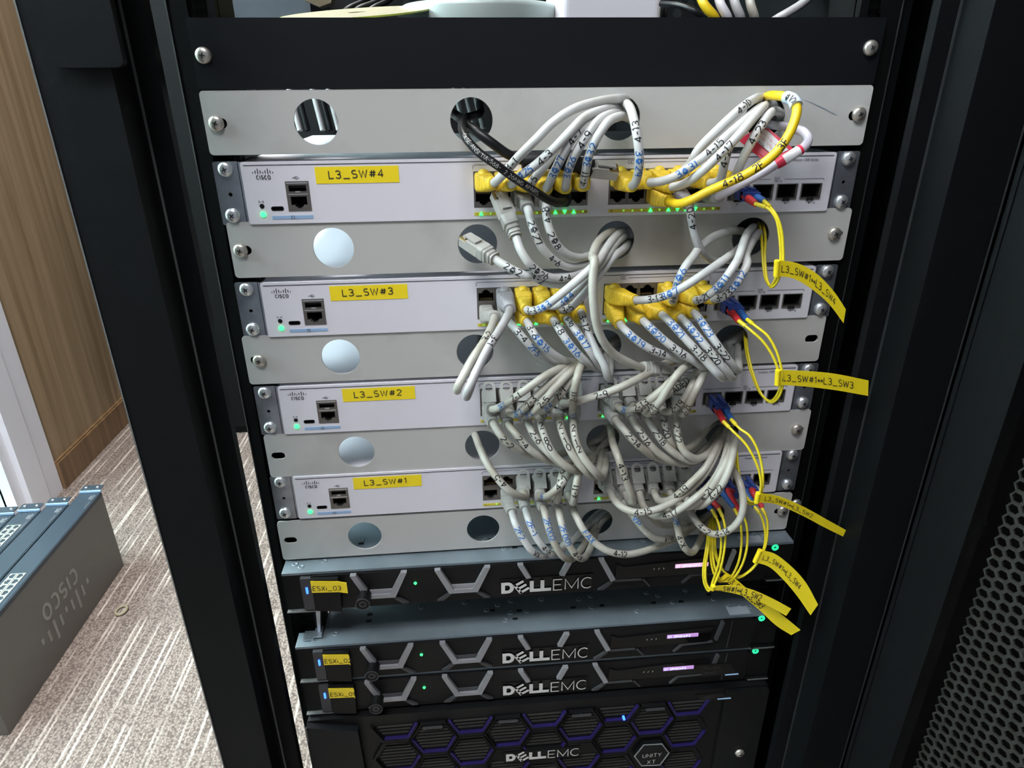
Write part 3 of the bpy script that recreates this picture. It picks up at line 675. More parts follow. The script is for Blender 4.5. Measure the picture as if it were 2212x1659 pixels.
# --- L3_SW#4
cable(4, 0, 0, 'Y', 'cw', ['A', (430, 905, 30), (520, 820, 38), (620, 705, 45), (760, 565, 48), (900, 425, 45), (1060, 320, 40), (1250, 258, 30), (1430, 232, 16), (1500, 250, -6), (1530, 300, -50)], [('A', 590, 745, '4-1', K, 1)])
cable(4, 1, 0, 'Y', 'cw', ['A', (570, 915, 30), (640, 850, 38), (760, 765, 46), (900, 640, 50), (1040, 495, 50), (1150, 385, 44), (1280, 328, 34), (1420, 305, 10), (1490, 320, -12), (1540, 340, -50)], [('A', 835, 690, '4-3', K, 1), ('A', 690, 830, '3Q25', B_, 1)])
cable(4, 2, 0, 'Y', 'cw', ['A', (705, 925, 28), (770, 850, 33), (840, 760, 35), (920, 650, 36), (1020, 540, 36), (1140, 440, 32), (1270, 375, 24), (1400, 350, 4), (1490, 360, -16), (1540, 380, -50)], [('A', 740, 890, '4-5', K, 1)])
cable(4, 3, 0, 'Y', 'cw', ['A', (850, 945, 30), (900, 840, 40), (960, 720, 46), (1050, 560, 48), (1160, 445, 43), (1290, 385, 30), (1410, 370, 6), (1500, 380, -14), (1540, 400, -50)], [('A', 1070, 548, '4-7', K, 1), ('A', 935, 770, '3Q27', B_, 1)])
cable(4, 4, 0, 'Y', 'cw', ['A', (1000, 940, 30), (1020, 820, 40), (1070, 690, 46), (1150, 560, 48), (1250, 420, 44), (1350, 360, 32), (1450, 350, 6), (1520, 365, -14), (1550, 390, -50)], [('A', 1160, 550, '4-9', K, 1), ('A', 1045, 770, '3Q26', B_, 1)])
cable(4, 5, 0, 'Y', 'cw', ['A', (1140, 920, 30), (1155, 850, 38), (1185, 700, 46), (1250, 550, 50), (1330, 430, 46), (1430, 375, 28), (1500, 385, 0), (1545, 420, -25), (1560, 430, -50)], [('A', 1200, 690, '3Q32', B_, 1), ('A', 1150, 860, '4-11', K, 1)])
cable(4, 6, 0, 'Y', 'cw', ['A', (1530, 925, 34), (1570, 870, 46), (1590, 720, 54), (1575, 560, 53), (1545, 400, 46), (1515, 305, 32), (1480, 272, 12), (1460, 290, -8), (1470, 330, -50)], [('A', 1553, 500, '4-13', K, 1), ('A', 1585, 740, '3Q29', B_, -1)])
cable(4, 7, 0, 'Y', 'cw', ['B', (16, 900, 34), (130, 885, 42), (240, 840, 47), (380, 745, 50), (500, 645, 50), (640, 520, 48), (760, 415, 44), (870, 320, 30), (950, 280, 4), (1010, 290, -16), (1050, 320, -50)], [('B', 320, 790, '3Q31', B_, 1), ('B', 510, 630, '4-15', K, 1)])
cable(4, 8, 0, 'Y', 'cw', ['B', (190, 935, 32), (300, 905, 42), (420, 820, 52), (560, 690, 56), (660, 590, 56), (770, 470, 52), (870, 350, 42), (950, 280, 16), (1020, 290, -10), (1060, 320, -50)], [('B', 600, 650, '4-17', K, 1)])
cable(4, 9, 0, 'Y', 'cw', ['B', (230, 850, 24), (290, 800, 30), (345, 735, 36), (400, 640, 38), (560, 475, 40), (700, 345, 40), (840, 240, 26), (920, 230, 0), (980, 260, -30)], [('B', 750, 320, '4-10', K, 1)])
cable(4, 10, 0, 'Y', 'cw', ['B', (490, 905, 30), (570, 880, 38), (605, 760, 41), (640, 630, 40), (700, 500, 38), (800, 400, 30), (890, 340, 8), (970, 340, -16), (1040, 350, -50)], [('B', 612, 700, '4-21', K, 1)])
cable(4, 11, 0, 'Y', 'cw', ['B', (690, 860, 34), (720, 790, 43), (800, 620, 49), (880, 480, 49), (950, 375, 40), (1010, 330, 22), (1060, 365, -4), (1060, 430, -40)], [('B', 870, 500, '4-23', K, 1)])
cable(4, 8, 1, 'Y', 'cy', ['B', (170, 1050, 32), (240, 1070, 42), (340, 1040, 50), (480, 970, 56), (640, 900, 60), (760, 845, 62), (900, 760, 64), (1010, 670, 65), (1100, 555, 64), (1160, 430, 61), (1185, 310, 56), (1140, 235, 48), (1010, 208, 32), (930, 225, 4), (900, 260, -30)], [('B', 660, 890, '4-18', K, 1), ('B', 870, 770, '2F', K, 1), ('B', 1060, 600, '3F', K, 1)], label='thick yellow cable marked 4-18 looping up to a pale blue tag')
tl = cable(4, 11, 1, 'W', 'cl', ['B', (560, 1010, 30), (640, 970, 40), (760, 900, 48), (900, 830, 53), (1040, 745, 55), (1150, 680, 57), (1240, 620, 55), (1275, 560, 50), (1240, 500, 42), (1150, 470, 28), (1050, 450, 8), (970, 440, -10), (930, 430, -40)], label='lavender cable with a red and white wrap behind the yellow one')
cable(4, 9, 1, 'D', 'cgrey', ['B', (325, 1080, 30), (345, 1190, 36), (370, 1310, 38), (410, 1420, 36), (480, 1500, 28), (560, 1530, 22), (660, 1490, 14), (740, 1410, 2), (790, 1360, -15), (820, 1300, -50)], [('B', 348, 1180, '4-20', K, -1)])
cable(4, 2, 1, 'W', 'cw', ['A', (700, 1110, 32), (730, 1220, 40), (770, 1330, 44), (830, 1440, 44), (920, 1525, 40), (1030, 1572, 34), (1150, 1560, 24), (1270, 1500, 10), (1370, 1430, -8), (1440, 1380, -40)], [('A', 760, 1310, '2Q27', K, 1), ('A', 895, 1520, '4-6', K, 1)])
cable(4, 3, 1, 'W', 'cw', ['A', (845, 1075, 30), (850, 1170, 38), (880, 1290, 42), (935, 1400, 42), (1020, 1475, 37), (1120, 1500, 28), (1230, 1465, 14), (1340, 1400, -6), (1440, 1370, -40)], [('A', 855, 1175, '4-8', K, -1), ('A', 905, 1350, '2Q8', K, 1)])
tb = cable(4, 4, 1, 'K', 'ck', ['A', (1000, 1040, 28), (960, 1060, 36), (870, 1040, 44), (740, 960, 52), (600, 870, 56), (450, 760, 57), (320, 670, 53), (225, 570, 46), (180, 480, 32), (190, 410, 8), (220, 380, -12), (300, 360, -60)], label='black network cable with white print in L3_SW#4 lower port row')
_p = spline(topts(['A', (960, 1060, 36), (870, 1040, 44), (740, 960, 52), (600, 870, 56), (450, 760, 57), (320, 670, 53), (225, 570, 46), (180, 480, 32)])); write_on(tb, _p, .0031, nearest(_p, (1080, 363)), 'CASE ANSI TIA-568-B 2 26AWG 4PAIRS', 'cislogo', -1, h=.0026, w=.0003)
# --- loose cables with hanging plugs
def rj45(parent, p, d, upv, clear=True):
    """plug whose contacts end points along d, latch side faces upv"""
    d = d.normalized(); s = d.cross(upv).normalized(); u = s.cross(d)
    def bx(mb, a0, a1, b0, b1, c0, c1, m=0):
        vs = [p + d * a + s * b + u * c for c in (c0, c1) for b in (b0, b1) for a in (a0, a1)]
        mb.add(vs, [(0, 2, 3, 1), (4, 5, 7, 6), (0, 1, 5, 4), (2, 6, 7, 3), (0, 4, 6, 2), (1, 3, 7, 5)], m)
    mb = MB(); bx(mb, 0, .0125, -.0058, .0058, -.004, .004); bx(mb, .0125, .0195, -.0058, .0058, -.004, .0022); bx(mb, .004, .016, -.0034, .0034, .0045, .0058); bx(mb, .0150, .0175, -.0034, .0034, .0022, .0052)
    mb.build('plug', M['clear'], parent)
    mb = MB()
    for k in range(8):
        b = -.0046 + k * .00131; bx(mb, .0135, .0200, b - .00035, b + .00035, .0020, .0030)
    mb.build('contacts', M['gold'], parent)
def loose(label, jac, path, marks, kind='W', up=V((0, -.6, .8)), r=.0031, plugout=.0):
    P = topts(path); t = thing('network_cable', label, 'cable', tuple(P[0]), 'unplugged network cables')
    pts = spline(P); it = min(range(len(pts)), key=lambda i: (pts[i] - P[1]).length)
    boot_mesh(t, resample(pts[:it + 1], 30), kind, r); mb = MB(); cp = pts[max(0, it - 3):]; mb.tube(cp, r, 14); mb.build('jacket', M[jac], t)
    rj45(t, pts[0], pts[0] - pts[3], up)
    for m in marks:
        k, x, y, s, col, dr = m[:6]; ox, oy, sc = KX[k]; write_on(t, cp, r, nearest(cp, (ox + x / sc, oy + y / sc)), s, col, dr)
    return t
loose('unplugged off-white cable marked 2F26 and 4-4 hanging below L3_SW#4 ports', 'cw', ['A', (540, 1170, 30), (605, 1330, 40), (640, 1430, 46), (700, 1530, 50), 'C', (880, 110, 49), (980, 190, 46), (1100, 225, 42), (1230, 215, 36), (1380, 150, 26), 'A', (1320, 1520, 12), (1390, 1430, -6), (1430, 1380, -40)],
      [('C', 930, 150, '2Q26', K, 1), ('C', 1180, 235, '4-4', K, 1)], up=V((.3, -.9, .2)))
loose('unplugged off-white cable marked 2F2 and 4-2 in front of a panel hole', 'cw', ['A', (335, 1440, 26), (440, 1510, 36), (560, 1585, 44), (700, 1645, 46), 'C', (860, 195, 44), (1000, 262, 40), (1130, 285, 34), (1270, 260, 26), (1400, 170, 18), 'A', (1340, 1500, 6), (1400, 1420, -12), (1440, 1380, -50)],
      [('C', 700, 115, '2Q2', K, 1), ('C', 925, 240, '4-2', K, 1)], up=V((.2, -.5, .8)))
loose('unmarked grey-white cable hanging unplugged in front of L3_SW#3 right ports', 'cg', ['D', (720, 1092, 44), (610, 1080, 50), (500, 1040, 58), (340, 950, 64), (230, 820, 68), (165, 640, 70), (140, 440, 70), (135, 250, 68), (150, 50, 62), 'A', (1215, 1500, 52), (1245, 1400, 36), (1330, 1310, 12), (1420, 1290, -12), (1480, 1290, -50)], [], up=V((.1, -.9, .4)))
t = thing('network_cable', 'thick black cable ending in a dusty worn plug beneath white cables', 'cable', tuple(kp('A', 120, 350, -20)))
p = spline(topts(['A', (60, 340, -60), (130, 365, -12), (190, 420, 5), (300, 500, 22), (420, 590, 27), (550, 680, 26), (680, 730, 24)])); mb = MB(); mb.tube(p, .0034, 14); mb.build('jacket', M['ck'], t)
p = resample(spline(topts(['A', (650, 735, 22), (760, 725, 22), (900, 730, 22), (1050, 745, 22), (1210, 790, 22)])), 50); mb = MB(); mb.tube(p, lambda i: .0058 + (.0006 if i % 6 < 3 and i > 20 else 0), 16); mb.build('boot', M['dark'], t)
rj45(t, kp('A', 1200, 790, 22), V((1, 0, -.12)), V((0, -.5, 1)))
# --- L3_SW#3
cable(3, 0, 1, 'W', 'cg', ['C', (520, 600, 30), (495, 690, 42), (430, 820, 58), (340, 960, 72), (250, 1120, 82), (180, 1250, 86), (165, 1300, 78), (190, 1230, 60), (260, 1080, 34), (320, 970, 6), (350, 920, -30)], [('C', 420, 800, '3-2', K, -1)])
cable(3, 1, 0, 'D', 'cgrey', ['C', (668, 525, 34), (640, 600, 46), (560, 740, 62), (465, 890, 76), (360, 1100, 88), (275, 1290, 95), (255, 1360, 86), (290, 1280, 66), (340, 1100, 36), (370, 980, 2), (370, 920, -30)], [('C', 490, 840, '3-1', K, 1)])
cable(3, 1, 1, 'W', 'cw', ['C', (665, 640, 30), (740, 730, 40), (840, 845, 44), (930, 940, 42), (1050, 1015, 34), (1190, 1040, 22), (1340, 1000, 2), (1450, 940, -20), (1550, 900, -50)], [('C', 780, 790, '3-4', K, 1), ('C', 905, 910, '2F5', B_, 1)])
cable(3, 2, 0, 'Y', 'cw', ['C', (835, 525, 34), (900, 535, 43), (1010, 490, 51), (1150, 385, 57), (1300, 260, 59), (1430, 145, 56), 'A', (1260, 1530, 50), (1330, 1420, 36), (1400, 1330, 14), (1470, 1290, -12), (1500, 1290, -50)], [('C', 900, 510, '3-3', K, 1), ('C', 1000, 495, '3Q3', B_, 1)])
cable(3, 3, 0, 'Y', 'cw', ['C', (1030, 480, 32), (1100, 490, 40), (1180, 450, 46), (1270, 375, 50), (1370, 270, 50), (1480, 150, 48), 'A', (1310, 1510, 42), (1380, 1410, 26), (1450, 1340, 2), (1500, 1320, -18), (1530, 1320, -50)], [('C', 1240, 420, '3Q4', B_, 1)])
cable(3, 4, 0, 'Y', 'cw', ['C', (1170, 530, 30), (1240, 510, 36), (1330, 430, 42), (1430, 310, 44), (1550, 160, 42), (1660, 20, 34), 'A', (1450, 1440, 18), (1500, 1390, -8), (1530, 1370, -50)], [('C', 1240, 495, '3-5', K, 1)])
cable(3, 2, 1, 'Y', 'cw', ['C', (835, 640, 34), (880, 725, 44), (950, 825, 50), (1050, 925, 49), (1180, 1005, 42), (1310, 1025, 28), (1420, 980, 4), (1520, 920, -16), (1600, 890, -50)], [('C', 1000, 820, '3Q15', B_, 1), ('C', 895, 760, '3-6', K, 1)])
cable(3, 3, 1, 'Y', 'cw', ['C', (1085, 625, 34), (1140, 710, 46), (1225, 835, 52), (1320, 950, 54), (1420, 1040, 50), (1510, 1085, 38), (1570, 1020, 10), (1600, 930, -14), (1620, 880, -50)], [('C', 1280, 870, '3Q16', B_, 1), ('C', 1130, 720, '3-8', K, 1)])
cable(3, 4, 1, 'Y', 'cw', ['C', (1215, 615, 34), (1275, 695, 44), (1360, 810, 50), (1440, 930, 53), (1530, 1060, 48), (1580, 1090, 30), (1600, 1000, 2), (1610, 920, -18), (1640, 880, -50)], [('C', 1370, 800, '3Q17', B_, 1), ('C', 1235, 665, '3-10', K, 1, False, .0032)])
cable(3, 5, 1, 'Y', 'cw', ['C', (1350, 555, 30), (1385, 640, 40), (1425, 770, 46), (1495, 920, 54), (1570, 1050, 60), (1605, 1170, 56), (1622, 1140, 34), (1632, 1010, 4), (1640, 920, -16), (1650, 880, -50)], [('C', 1392, 660, '3-12', K, 1)])
cable(3, 6, 0, 'Y', 'cw', ['D', (545, 435, 36), (700, 425, 47), (850, 385, 56), (1000, 310, 60), (1150, 215, 58), (1300, 112, 50), (1430, 20, 38), 'B', (700, 1445, 18), (780, 1370, -8), (830, 1320, -50)], [('D', 740, 395, '3-13', K, 1), ('D', 880, 380, '3Q7', B_, 1)])
cable(3, 9, 0, 'Y', 'cw', ['D', (895, 440, 36), (915, 400, 42), (930, 320, 49), (965, 220, 51), (1015, 120, 49), (1100, 10, 42), 'B', (400, 1430, 36), (500, 1345, 30), (620, 1295, 18), (730, 1285, -4), (800, 1300, -40)], [('D', 960, 210, '3Q6', B_, 1), ('D', 915, 400, '3-19', K, 1, False, .0032)])
cable(3, 10, 0, 'Y', 'cw', ['D', (1120, 435, 36), (1200, 412, 45), (1300, 340, 52), (1400, 230, 54), (1480, 115, 52), 'B', (720, 1500, 46), (770, 1350, 34), (820, 1270, 8), (850, 1260, -14), (860, 1300, -50)], [('D', 1200, 395, '3-21', K, 1), ('D', 1360, 270, '3Q11', B_, 1)])
cable(3, 11, 0, 'Y', 'cw', ['D', (1290, 425, 36), (1385, 402, 44), (1480, 315, 50), (1560, 195, 50), (1610, 85, 46), 'B', (780, 1480, 38), (835, 1360, 26), (880, 1300, 2), (890, 1310, -18), (890, 1330, -50)], [('D', 1385, 375, '3-23', K, 1), ('D', 1500, 260, '3Q12', B_, 1)])
cable(3, 6, 1, 'Y', 'cw', ['D', (395, 665, 34), (460, 735, 46), (570, 830, 52), (700, 910, 54), (860, 970, 52), (1000, 1010, 46), (1130, 1010, 34), (1270, 950, 12), (1400, 860, -12), (1480, 820, -50)], [('D', 560, 810, '3Q19', B_, 1), ('D', 750, 915, '3-14', K, 1)])
cable(3, 7, 1, 'Y', 'cw', ['D', (615, 630, 36), (700, 712, 48), (820, 820, 55), (950, 920, 59), (1080, 1000, 59), (1200, 1075, 52), (1300, 1050, 34), (1390, 950, 6), (1460, 860, -16), (1500, 810, -50)], [('D', 750, 745, '3Q20', B_, 1), ('D', 955, 905, '3-16', K, 1)])
cable(3, 8, 1, 'Y', 'cw', ['D', (795, 575, 36), (880, 650, 48), (980, 760, 56), (1100, 890, 62), (1230, 1030, 67), (1330, 1140, 68), (1385, 1180, 56), (1410, 1120, 36), (1440, 980, 4), (1480, 880, -16), (1500, 830, -50)], [('D', 945, 690, '3Q21', B_, 1), ('D', 1150, 910, '3-18', K, 1, False, .005)])
cable(3, 9, 1, 'Y', 'cw', ['D', (975, 600, 36), (1055, 685, 48), (1155, 805, 57), (1265, 940, 63), (1370, 1070, 66), (1455, 1170, 60), (1478, 1150, 40), (1485, 1000, 8), (1500, 880, -14), (1520, 820, -50)], [('D', 1150, 740, '3Q22', B_, 1), ('D', 1310, 940, '3-20', K, 1)])
cable(3, 10, 1, 'Y', 'cw', ['D', (1105, 555, 36), (1180, 650, 48), (1275, 790, 57), (1370, 925, 61), (1460, 1045, 60), (1515, 1110, 52), (1530, 1060, 32), (1520, 940, 4), (1530, 850, -16), (1540, 810, -50)], [('D', 1240, 690, '3Q23', B_, 1), ('D', 1390, 910, '3-22', K, 1)])
# --- L3_SW#2
cable(2, 0, 0, 'G', 'cg', ['E', (500, 505, 30), (600, 472, 42), (720, 390, 52), (860, 290, 56), (1000, 190, 55), (1130, 120, 47), (1260, 60, 32), (1380, 10, 10), (1480, -50, -12), (1560, -90, -50)], [('E', 615, 465, '2F1', B_, 1), ('E', 730, 380, '2-1', K, 1)])
cable(2, 1, 0, 'G', 'cg', ['E', (660, 530, 30), (740, 550, 42), (860, 440, 52), (1000, 305, 54), (1130, 190, 50), (1230, 115, 42), (1330, 50, 26), (1440, -15, 2), (1540, -80, -20), (1580, -100, -50)], [('E', 765, 545, '2F2', B_, 1), ('E', 890, 425, '2-3', K, 1)])
cable(2, 2, 0, 'G', 'cg', ['E', (790, 550, 32), (870, 545, 46), (980, 445, 57), (1080, 325, 58), (1180, 215, 54), (1290, 115, 44), (1380, 40, 24), (1480, -30, -2), (1560, -80, -20), (1590, -100, -50)], [('E', 865, 545, '2F3', B_, 1), ('E', 985, 430, '2-5', K, 1)])
cable(2, 3, 0, 'G', 'cg', ['E', (960, 525, 32), (1050, 470, 46), (1160, 350, 52), (1240, 240, 50), (1320, 145, 42), (1400, 60, 24), (1500, -30, -2), (1570, -80, -20), (1600, -100, -50)], [('E', 1060, 470, '2F4', B_, 1), ('E', 1170, 345, '2-7', K, 1)])
cable(2, 4, 0, 'G', 'cg', ['E', (1180, 445, 36), (1290, 435, 49), (1450, 390, 58), (1600, 345, 64), (1760, 280, 64), (1900, 210, 58), (2050, 130, 46), 'F', (850, 60, 30), (1000, 20, 14), (1150, -20, -4), (1300, -60, -30), (1350, -70, -50)], [('E', 1545, 360, '2-9', K, 1)])
cable(2, 5, 0, 'G', 'cg', ['E', (1275, 560, 34), (1272, 470, 50), (1285, 350, 62), (1305, 230, 64), (1335, 120, 56), (1375, 45, 40), (1440, -10, 14), (1530, -60, -14), (1580, -80, -50)], [('E', 1285, 360, '2-11', K, 1), ('E', 1275, 530, 'F6', B_, 1)])
cable(2, 0, 1, 'W', 'cg', ['E', (512, 640, 34), (560, 720, 44), (640, 820, 49), (760, 895, 45), (900, 945, 34), (1050, 955, 22), (1230, 910, 6), (1420, 830, -14), (1500, 800, -50)], [('E', 650, 825, '2-2', K, 1)])
cable(2, 1, 1, 'W', 'cg', ['E', (655, 645, 32), (720, 735, 42), (830, 860, 47), (950, 950, 46), (1080, 1008, 40), (1220, 1010, 28), (1340, 950, 8), (1450, 870, -14), (1540, 820, -50)], [('E', 795, 820, '2-4', K, 1)])
cable(2, 2, 1, 'W', 'cg', ['E', (835, 615, 32), (885, 725, 43), (970, 845, 48), (1070, 950, 52), (1180, 1040, 50), (1290, 1080, 40), (1390, 1020, 14), (1470, 900, -12), (1540, 840, -50)], [('E', 920, 780, '2-6', K, 1)])
cable(2, 3, 1, 'W', 'cg', ['E', (957, 585, 34), (978, 690, 45), (1030, 830, 52), (1110, 960, 56), (1220, 1055, 58), (1330, 1100, 50), (1430, 1040, 26), (1510, 900, -10), (1560, 850, -50)], [('E', 1000, 770, '2-80', K, 1, True)])
cable(2, 4, 1, 'W', 'cg', ['E', (1135, 580, 34), (1160, 690, 47), (1210, 825, 54), (1290, 970, 60), (1380, 1080, 62), (1465, 1150, 55), (1520, 1080, 32), (1550, 920, -4), (1560, 840, -20), (1570, 820, -50)], [('E', 1195, 765, '2-10', K, 1, True)])
cable(2, 5, 1, 'W', 'cg', ['E', (1278, 600, 36), (1280, 710, 49), (1315, 850, 57), (1385, 985, 63), (1470, 1090, 65), (1545, 1155, 56), (1580, 1080, 34), (1590, 940, -2), (1590, 850, -20), (1600, 820, -50)], [('E', 1300, 800, '2-12', K, 1, True)])
cable(2, 6, 0, 'G', 'cg', ['F', (375, 475, 32), (440, 512, 44), (540, 492, 54), (650, 430, 60), (770, 340, 62), (880, 240, 60), (980, 140, 52), (1050, 80, 40), (1130, 20, 18), (1240, -40, -8), (1350, -80, -50)], [('F', 600, 455, '2-13', K, 1), ('F', 450, 500, '2F', B_, 1)])
cable(2, 7, 0, 'G', 'cg', ['F', (515, 470, 30), (590, 500, 38), (690, 470, 46), (800, 395, 50), (920, 315, 48), (1040, 225, 42), (1140, 140, 32), (1240, 30, 8), (1330, -40, -14), (1380, -70, -50)], [('F', 670, 480, '2-15', K, 1), ('F', 960, 300, 'ADED', K, 1)])
cable(2, 8, 0, 'G', 'cg', ['F', (620, 500, 34), (670, 548, 50), (770, 440, 66), (850, 310, 68), (930, 190, 66), (1010, 105, 56), (1090, 50, 42), (1190, -10, 16), (1290, -50, -8), (1360, -80, -50)], [('F', 730, 500, '2-17', K, 1)])
cable(2, 9, 0, 'G', 'cg', ['F', (780, 490, 32), (845, 528, 42), (930, 485, 51), (1020, 390, 54), (1080, 285, 52), (1140, 180, 42), (1220, 60, 18), (1310, -30, -10), (1380, -70, -50)], [('F', 940, 470, '2-19', K, 1)])
cable(2, 10, 0, 'G', 'cg', ['F', (950, 500, 34), (1000, 550, 49), (1065, 440, 60), (1125, 310, 62), (1185, 190, 55), (1225, 120, 44), (1280, 20, 20), (1350, -50, -8), (1400, -80, -50)], [('F', 1045, 500, '2-21', K, 1)])
cable(2, 6, 1, 'W', 'cg', ['F', (355, 605, 36), (430, 695, 47), (520, 800, 53), (640, 905, 53), (780, 980, 45), (920, 1008, 36), (1070, 980, 24), (1230, 850, 2), (1360, 700, -14), (1440, 650, -50)], [('F', 520, 800, '2-14', K, 1)])
cable(2, 7, 1, 'W', 'cg', ['F', (505, 600, 34), (575, 700, 45), (665, 825, 51), (785, 940, 53), (920, 1010, 50), (1060, 1020, 40), (1200, 950, 22), (1320, 800, -4), (1400, 700, -18), (1440, 650, -50)], [('F', 620, 780, '2-16', K, 1)])
cable(2, 8, 1, 'W', 'cg', ['F', (650, 585, 34), (715, 690, 44), (805, 820, 51), (925, 930, 55), (1060, 995, 53), (1200, 970, 38), (1320, 860, 10), (1400, 740, -14), (1450, 660, -50)], [('F', 770, 790, '2-18', K, 1)])
cable(2, 9, 1, 'W', 'cg', ['F', (812, 580, 34), (832, 690, 44), (880, 820, 49), (955, 890, 46), (1060, 870, 34), (1160, 780, 16), (1260, 660, -6), (1320, 630, -20), (1400, 620, -50)], [('F', 830, 690, '2-20', K, 1)])
cable(2, 10, 1, 'W', 'cg', ['F', (940, 570, 34), (937, 690, 45), (965, 825, 53), (1020, 920, 57), (1120, 975, 54), (1240, 925, 38), (1340, 800, 8), (1400, 710, -14), (1440, 650, -50)], [('F', 950, 740, '2-22', K, 1)])
# --- L3_SW#1
cable(1, 2, 0, 'G', 'cg', ['E', (805, 1300, 30), (820, 1345, 42), (750, 1330, 54), (650, 1270, 58), (540, 1150, 53), (450, 1020, 44), (385, 880, 30), (345, 770, 10), (330, 720, -12), (350, 690, -50)], [('E', 560, 1190, '4-5', K, 1)])
cable(1, 3, 0, 'G', 'cg', ['E', (960, 1330, 32), (1030, 1332, 44), (1110, 1272, 52), (1180, 1195, 50), (1240, 1110, 40), (1310, 1040, 22), (1410, 940, -4), (1500, 860, -18), (1560, 820, -50)], [('E', 1170, 1210, '4-7', K, 1), ('E', 1000, 1330, '3F', B_, 1)])
cable(1, 4, 0, 'G', 'cg', ['E', (1105, 1330, 30), (1125, 1375, 42), (1145, 1250, 46), (1170, 1130, 40), (1240, 1030, 24), (1390, 920, -6), (1500, 850, -20), (1560, 820, -50)], [('E', 1160, 1150, '4-9', K, 1)])
cable(1, 5, 0, 'G', 'cg', ['E', (1235, 1320, 32), (1272, 1395, 46), (1298, 1260, 56), (1325, 1130, 52), (1380, 1040, 32), (1480, 940, 0), (1540, 860, -18), (1580, 820, -50)], [('E', 1290, 1280, '4-11', K, 1)])
cable(1, 6, 0, 'G', 'cg', ['F', (300, 1295, 34), (345, 1375, 46), (430, 1450, 56), (560, 1490, 62), (720, 1468, 63), (880, 1400, 60), (1030, 1300, 56), (1170, 1170, 52), (1270, 1020, 46), (1340, 870, 30), (1400, 750, -2), (1430, 680, -30)], [('F', 620, 1480, '4-15', K, 1)])
cable(1, 7, 0, 'G', 'cg', ['F', (450, 1310, 30), (490, 1395, 46), (515, 1370, 58), (450, 1180, 60), (385, 990, 54), (330, 840, 38), (305, 700, 10), (290, 650, -12), (270, 630, -50)], [('F', 405, 1110, '4-13', K, -1)])
cable(1, 8, 0, 'G', 'cg', ['F', (580, 1300, 30), (620, 1430, 38), (720, 1520, 52), (860, 1515, 60), (980, 1450, 63), (1130, 1340, 62), (1270, 1210, 58), (1370, 1040, 52), (1420, 880, 38), (1430, 760, 4), (1440, 680, -30)], [('F', 880, 1500, '4-17', K, 1)])
cable(1, 9, 0, 'G', 'cg', ['F', (720, 1290, 32), (765, 1375, 44), (850, 1378, 53), (960, 1310, 58), (1080, 1200, 58), (1180, 1100, 53), (1260, 980, 46), (1330, 850, 28), (1390, 740, -4), (1420, 680, -40)], [('F', 990, 1290, '4-19', K, 1)])
cable(1, 10, 0, 'G', 'cg', ['F', (870, 1290, 30), (940, 1400, 38), (1060, 1435, 50), (1180, 1355, 60), (1275, 1240, 63), (1365, 1090, 60), (1430, 950, 52), (1470, 820, 28), (1460, 720, -6), (1450, 680, -40)], [('F', 1220, 1310, '4-21', K, 1)])
cable(1, 11, 0, 'G', 'cg', ['F', (1000, 1290, 30), (1060, 1400, 40), (1160, 1430, 54), (1270, 1350, 64), (1370, 1225, 66), (1440, 1070, 62), (1480, 900, 50), (1490, 780, 16), (1470, 690, -16), (1460, 660, -50)], [('F', 1320, 1300, '4-22', K, 1)])
cable(1, 1, 1, 'W', 'cw', ['G', (690, 695, 34), (720, 795, 45), (790, 935, 51), (880, 1060, 53), (980, 1110, 46), (1090, 1075, 30), (1230, 970, 12), (1380, 830, -10), (1470, 740, -50)], [('G', 770, 900, '2F2', B_, 1), ('G', 900, 1080, 'VX', K, 1)])
cable(1, 2, 1, 'W', 'cw', ['G', (820, 670, 34), (850, 770, 45), (900, 890, 51), (980, 1015, 53), (1070, 1090, 48), (1180, 1040, 30), (1330, 900, 8), (1450, 790, -14), (1520, 740, -50)], [('G', 870, 840, '2F-1', B_, 1), ('G', 1010, 1050, '4-8', K, 1)])
cable(1, 3, 1, 'W', 'cg', ['G', (990, 645, 34), (1012, 735, 45), (1052, 880, 52), (1115, 1030, 56), (1190, 1125, 54), (1280, 1130, 40), (1380, 1000, 16), (1470, 850, -10), (1530, 780, -50)], [('G', 1035, 850, '2F002', B_, 1)])
cable(1, 4, 1, 'W', 'cg', ['G', (1132, 655, 34), (1150, 745, 46), (1190, 885, 54), (1250, 1030, 58), (1330, 1125, 57), (1400, 1110, 42), (1460, 980, 16), (1510, 850, -10), (1550, 780, -50)], [('G', 1195, 900, '2F001', B_, 1), ('G', 1300, 1110, '4-X', K, 1)])
cable(1, 5, 1, 'W', 'cg', ['G', (1275, 655, 34), (1315, 755, 46), (1390, 885, 54), (1490, 990, 58), (1620, 1068, 60), (1780, 1095, 57), (1950, 1065, 50), (2120, 1000, 38), 'H', (590, 790, 26), (700, 715, 10), (800, 640, -8), (860, 590, -50)], [('G', 1430, 930, 'FAX', B_, 1), ('G', 1720, 1090, '4-12', K, 1)])
cable(1, 7, 1, 'W', 'cg', ['F', (430, 1390, 28), (490, 1490, 34), 'H', (265, 630, 44), (330, 710, 50), (430, 788, 48), (540, 785, 38), (680, 725, 18), (800, 640, -6), (880, 590, -50)], [('H', 285, 650, 'VP', B_, 1), ('H', 520, 790, '4-16', K, 1)])
cable(1, 8, 1, 'W', 'cg', ['F', (590, 1370, 26), (630, 1450, 28), (690, 1530, 26), 'H', (480, 680, 18), (620, 670, 6), (760, 640, -8), (860, 590, -50)], [('F', 625, 1430, 'FA', B_, 1)])
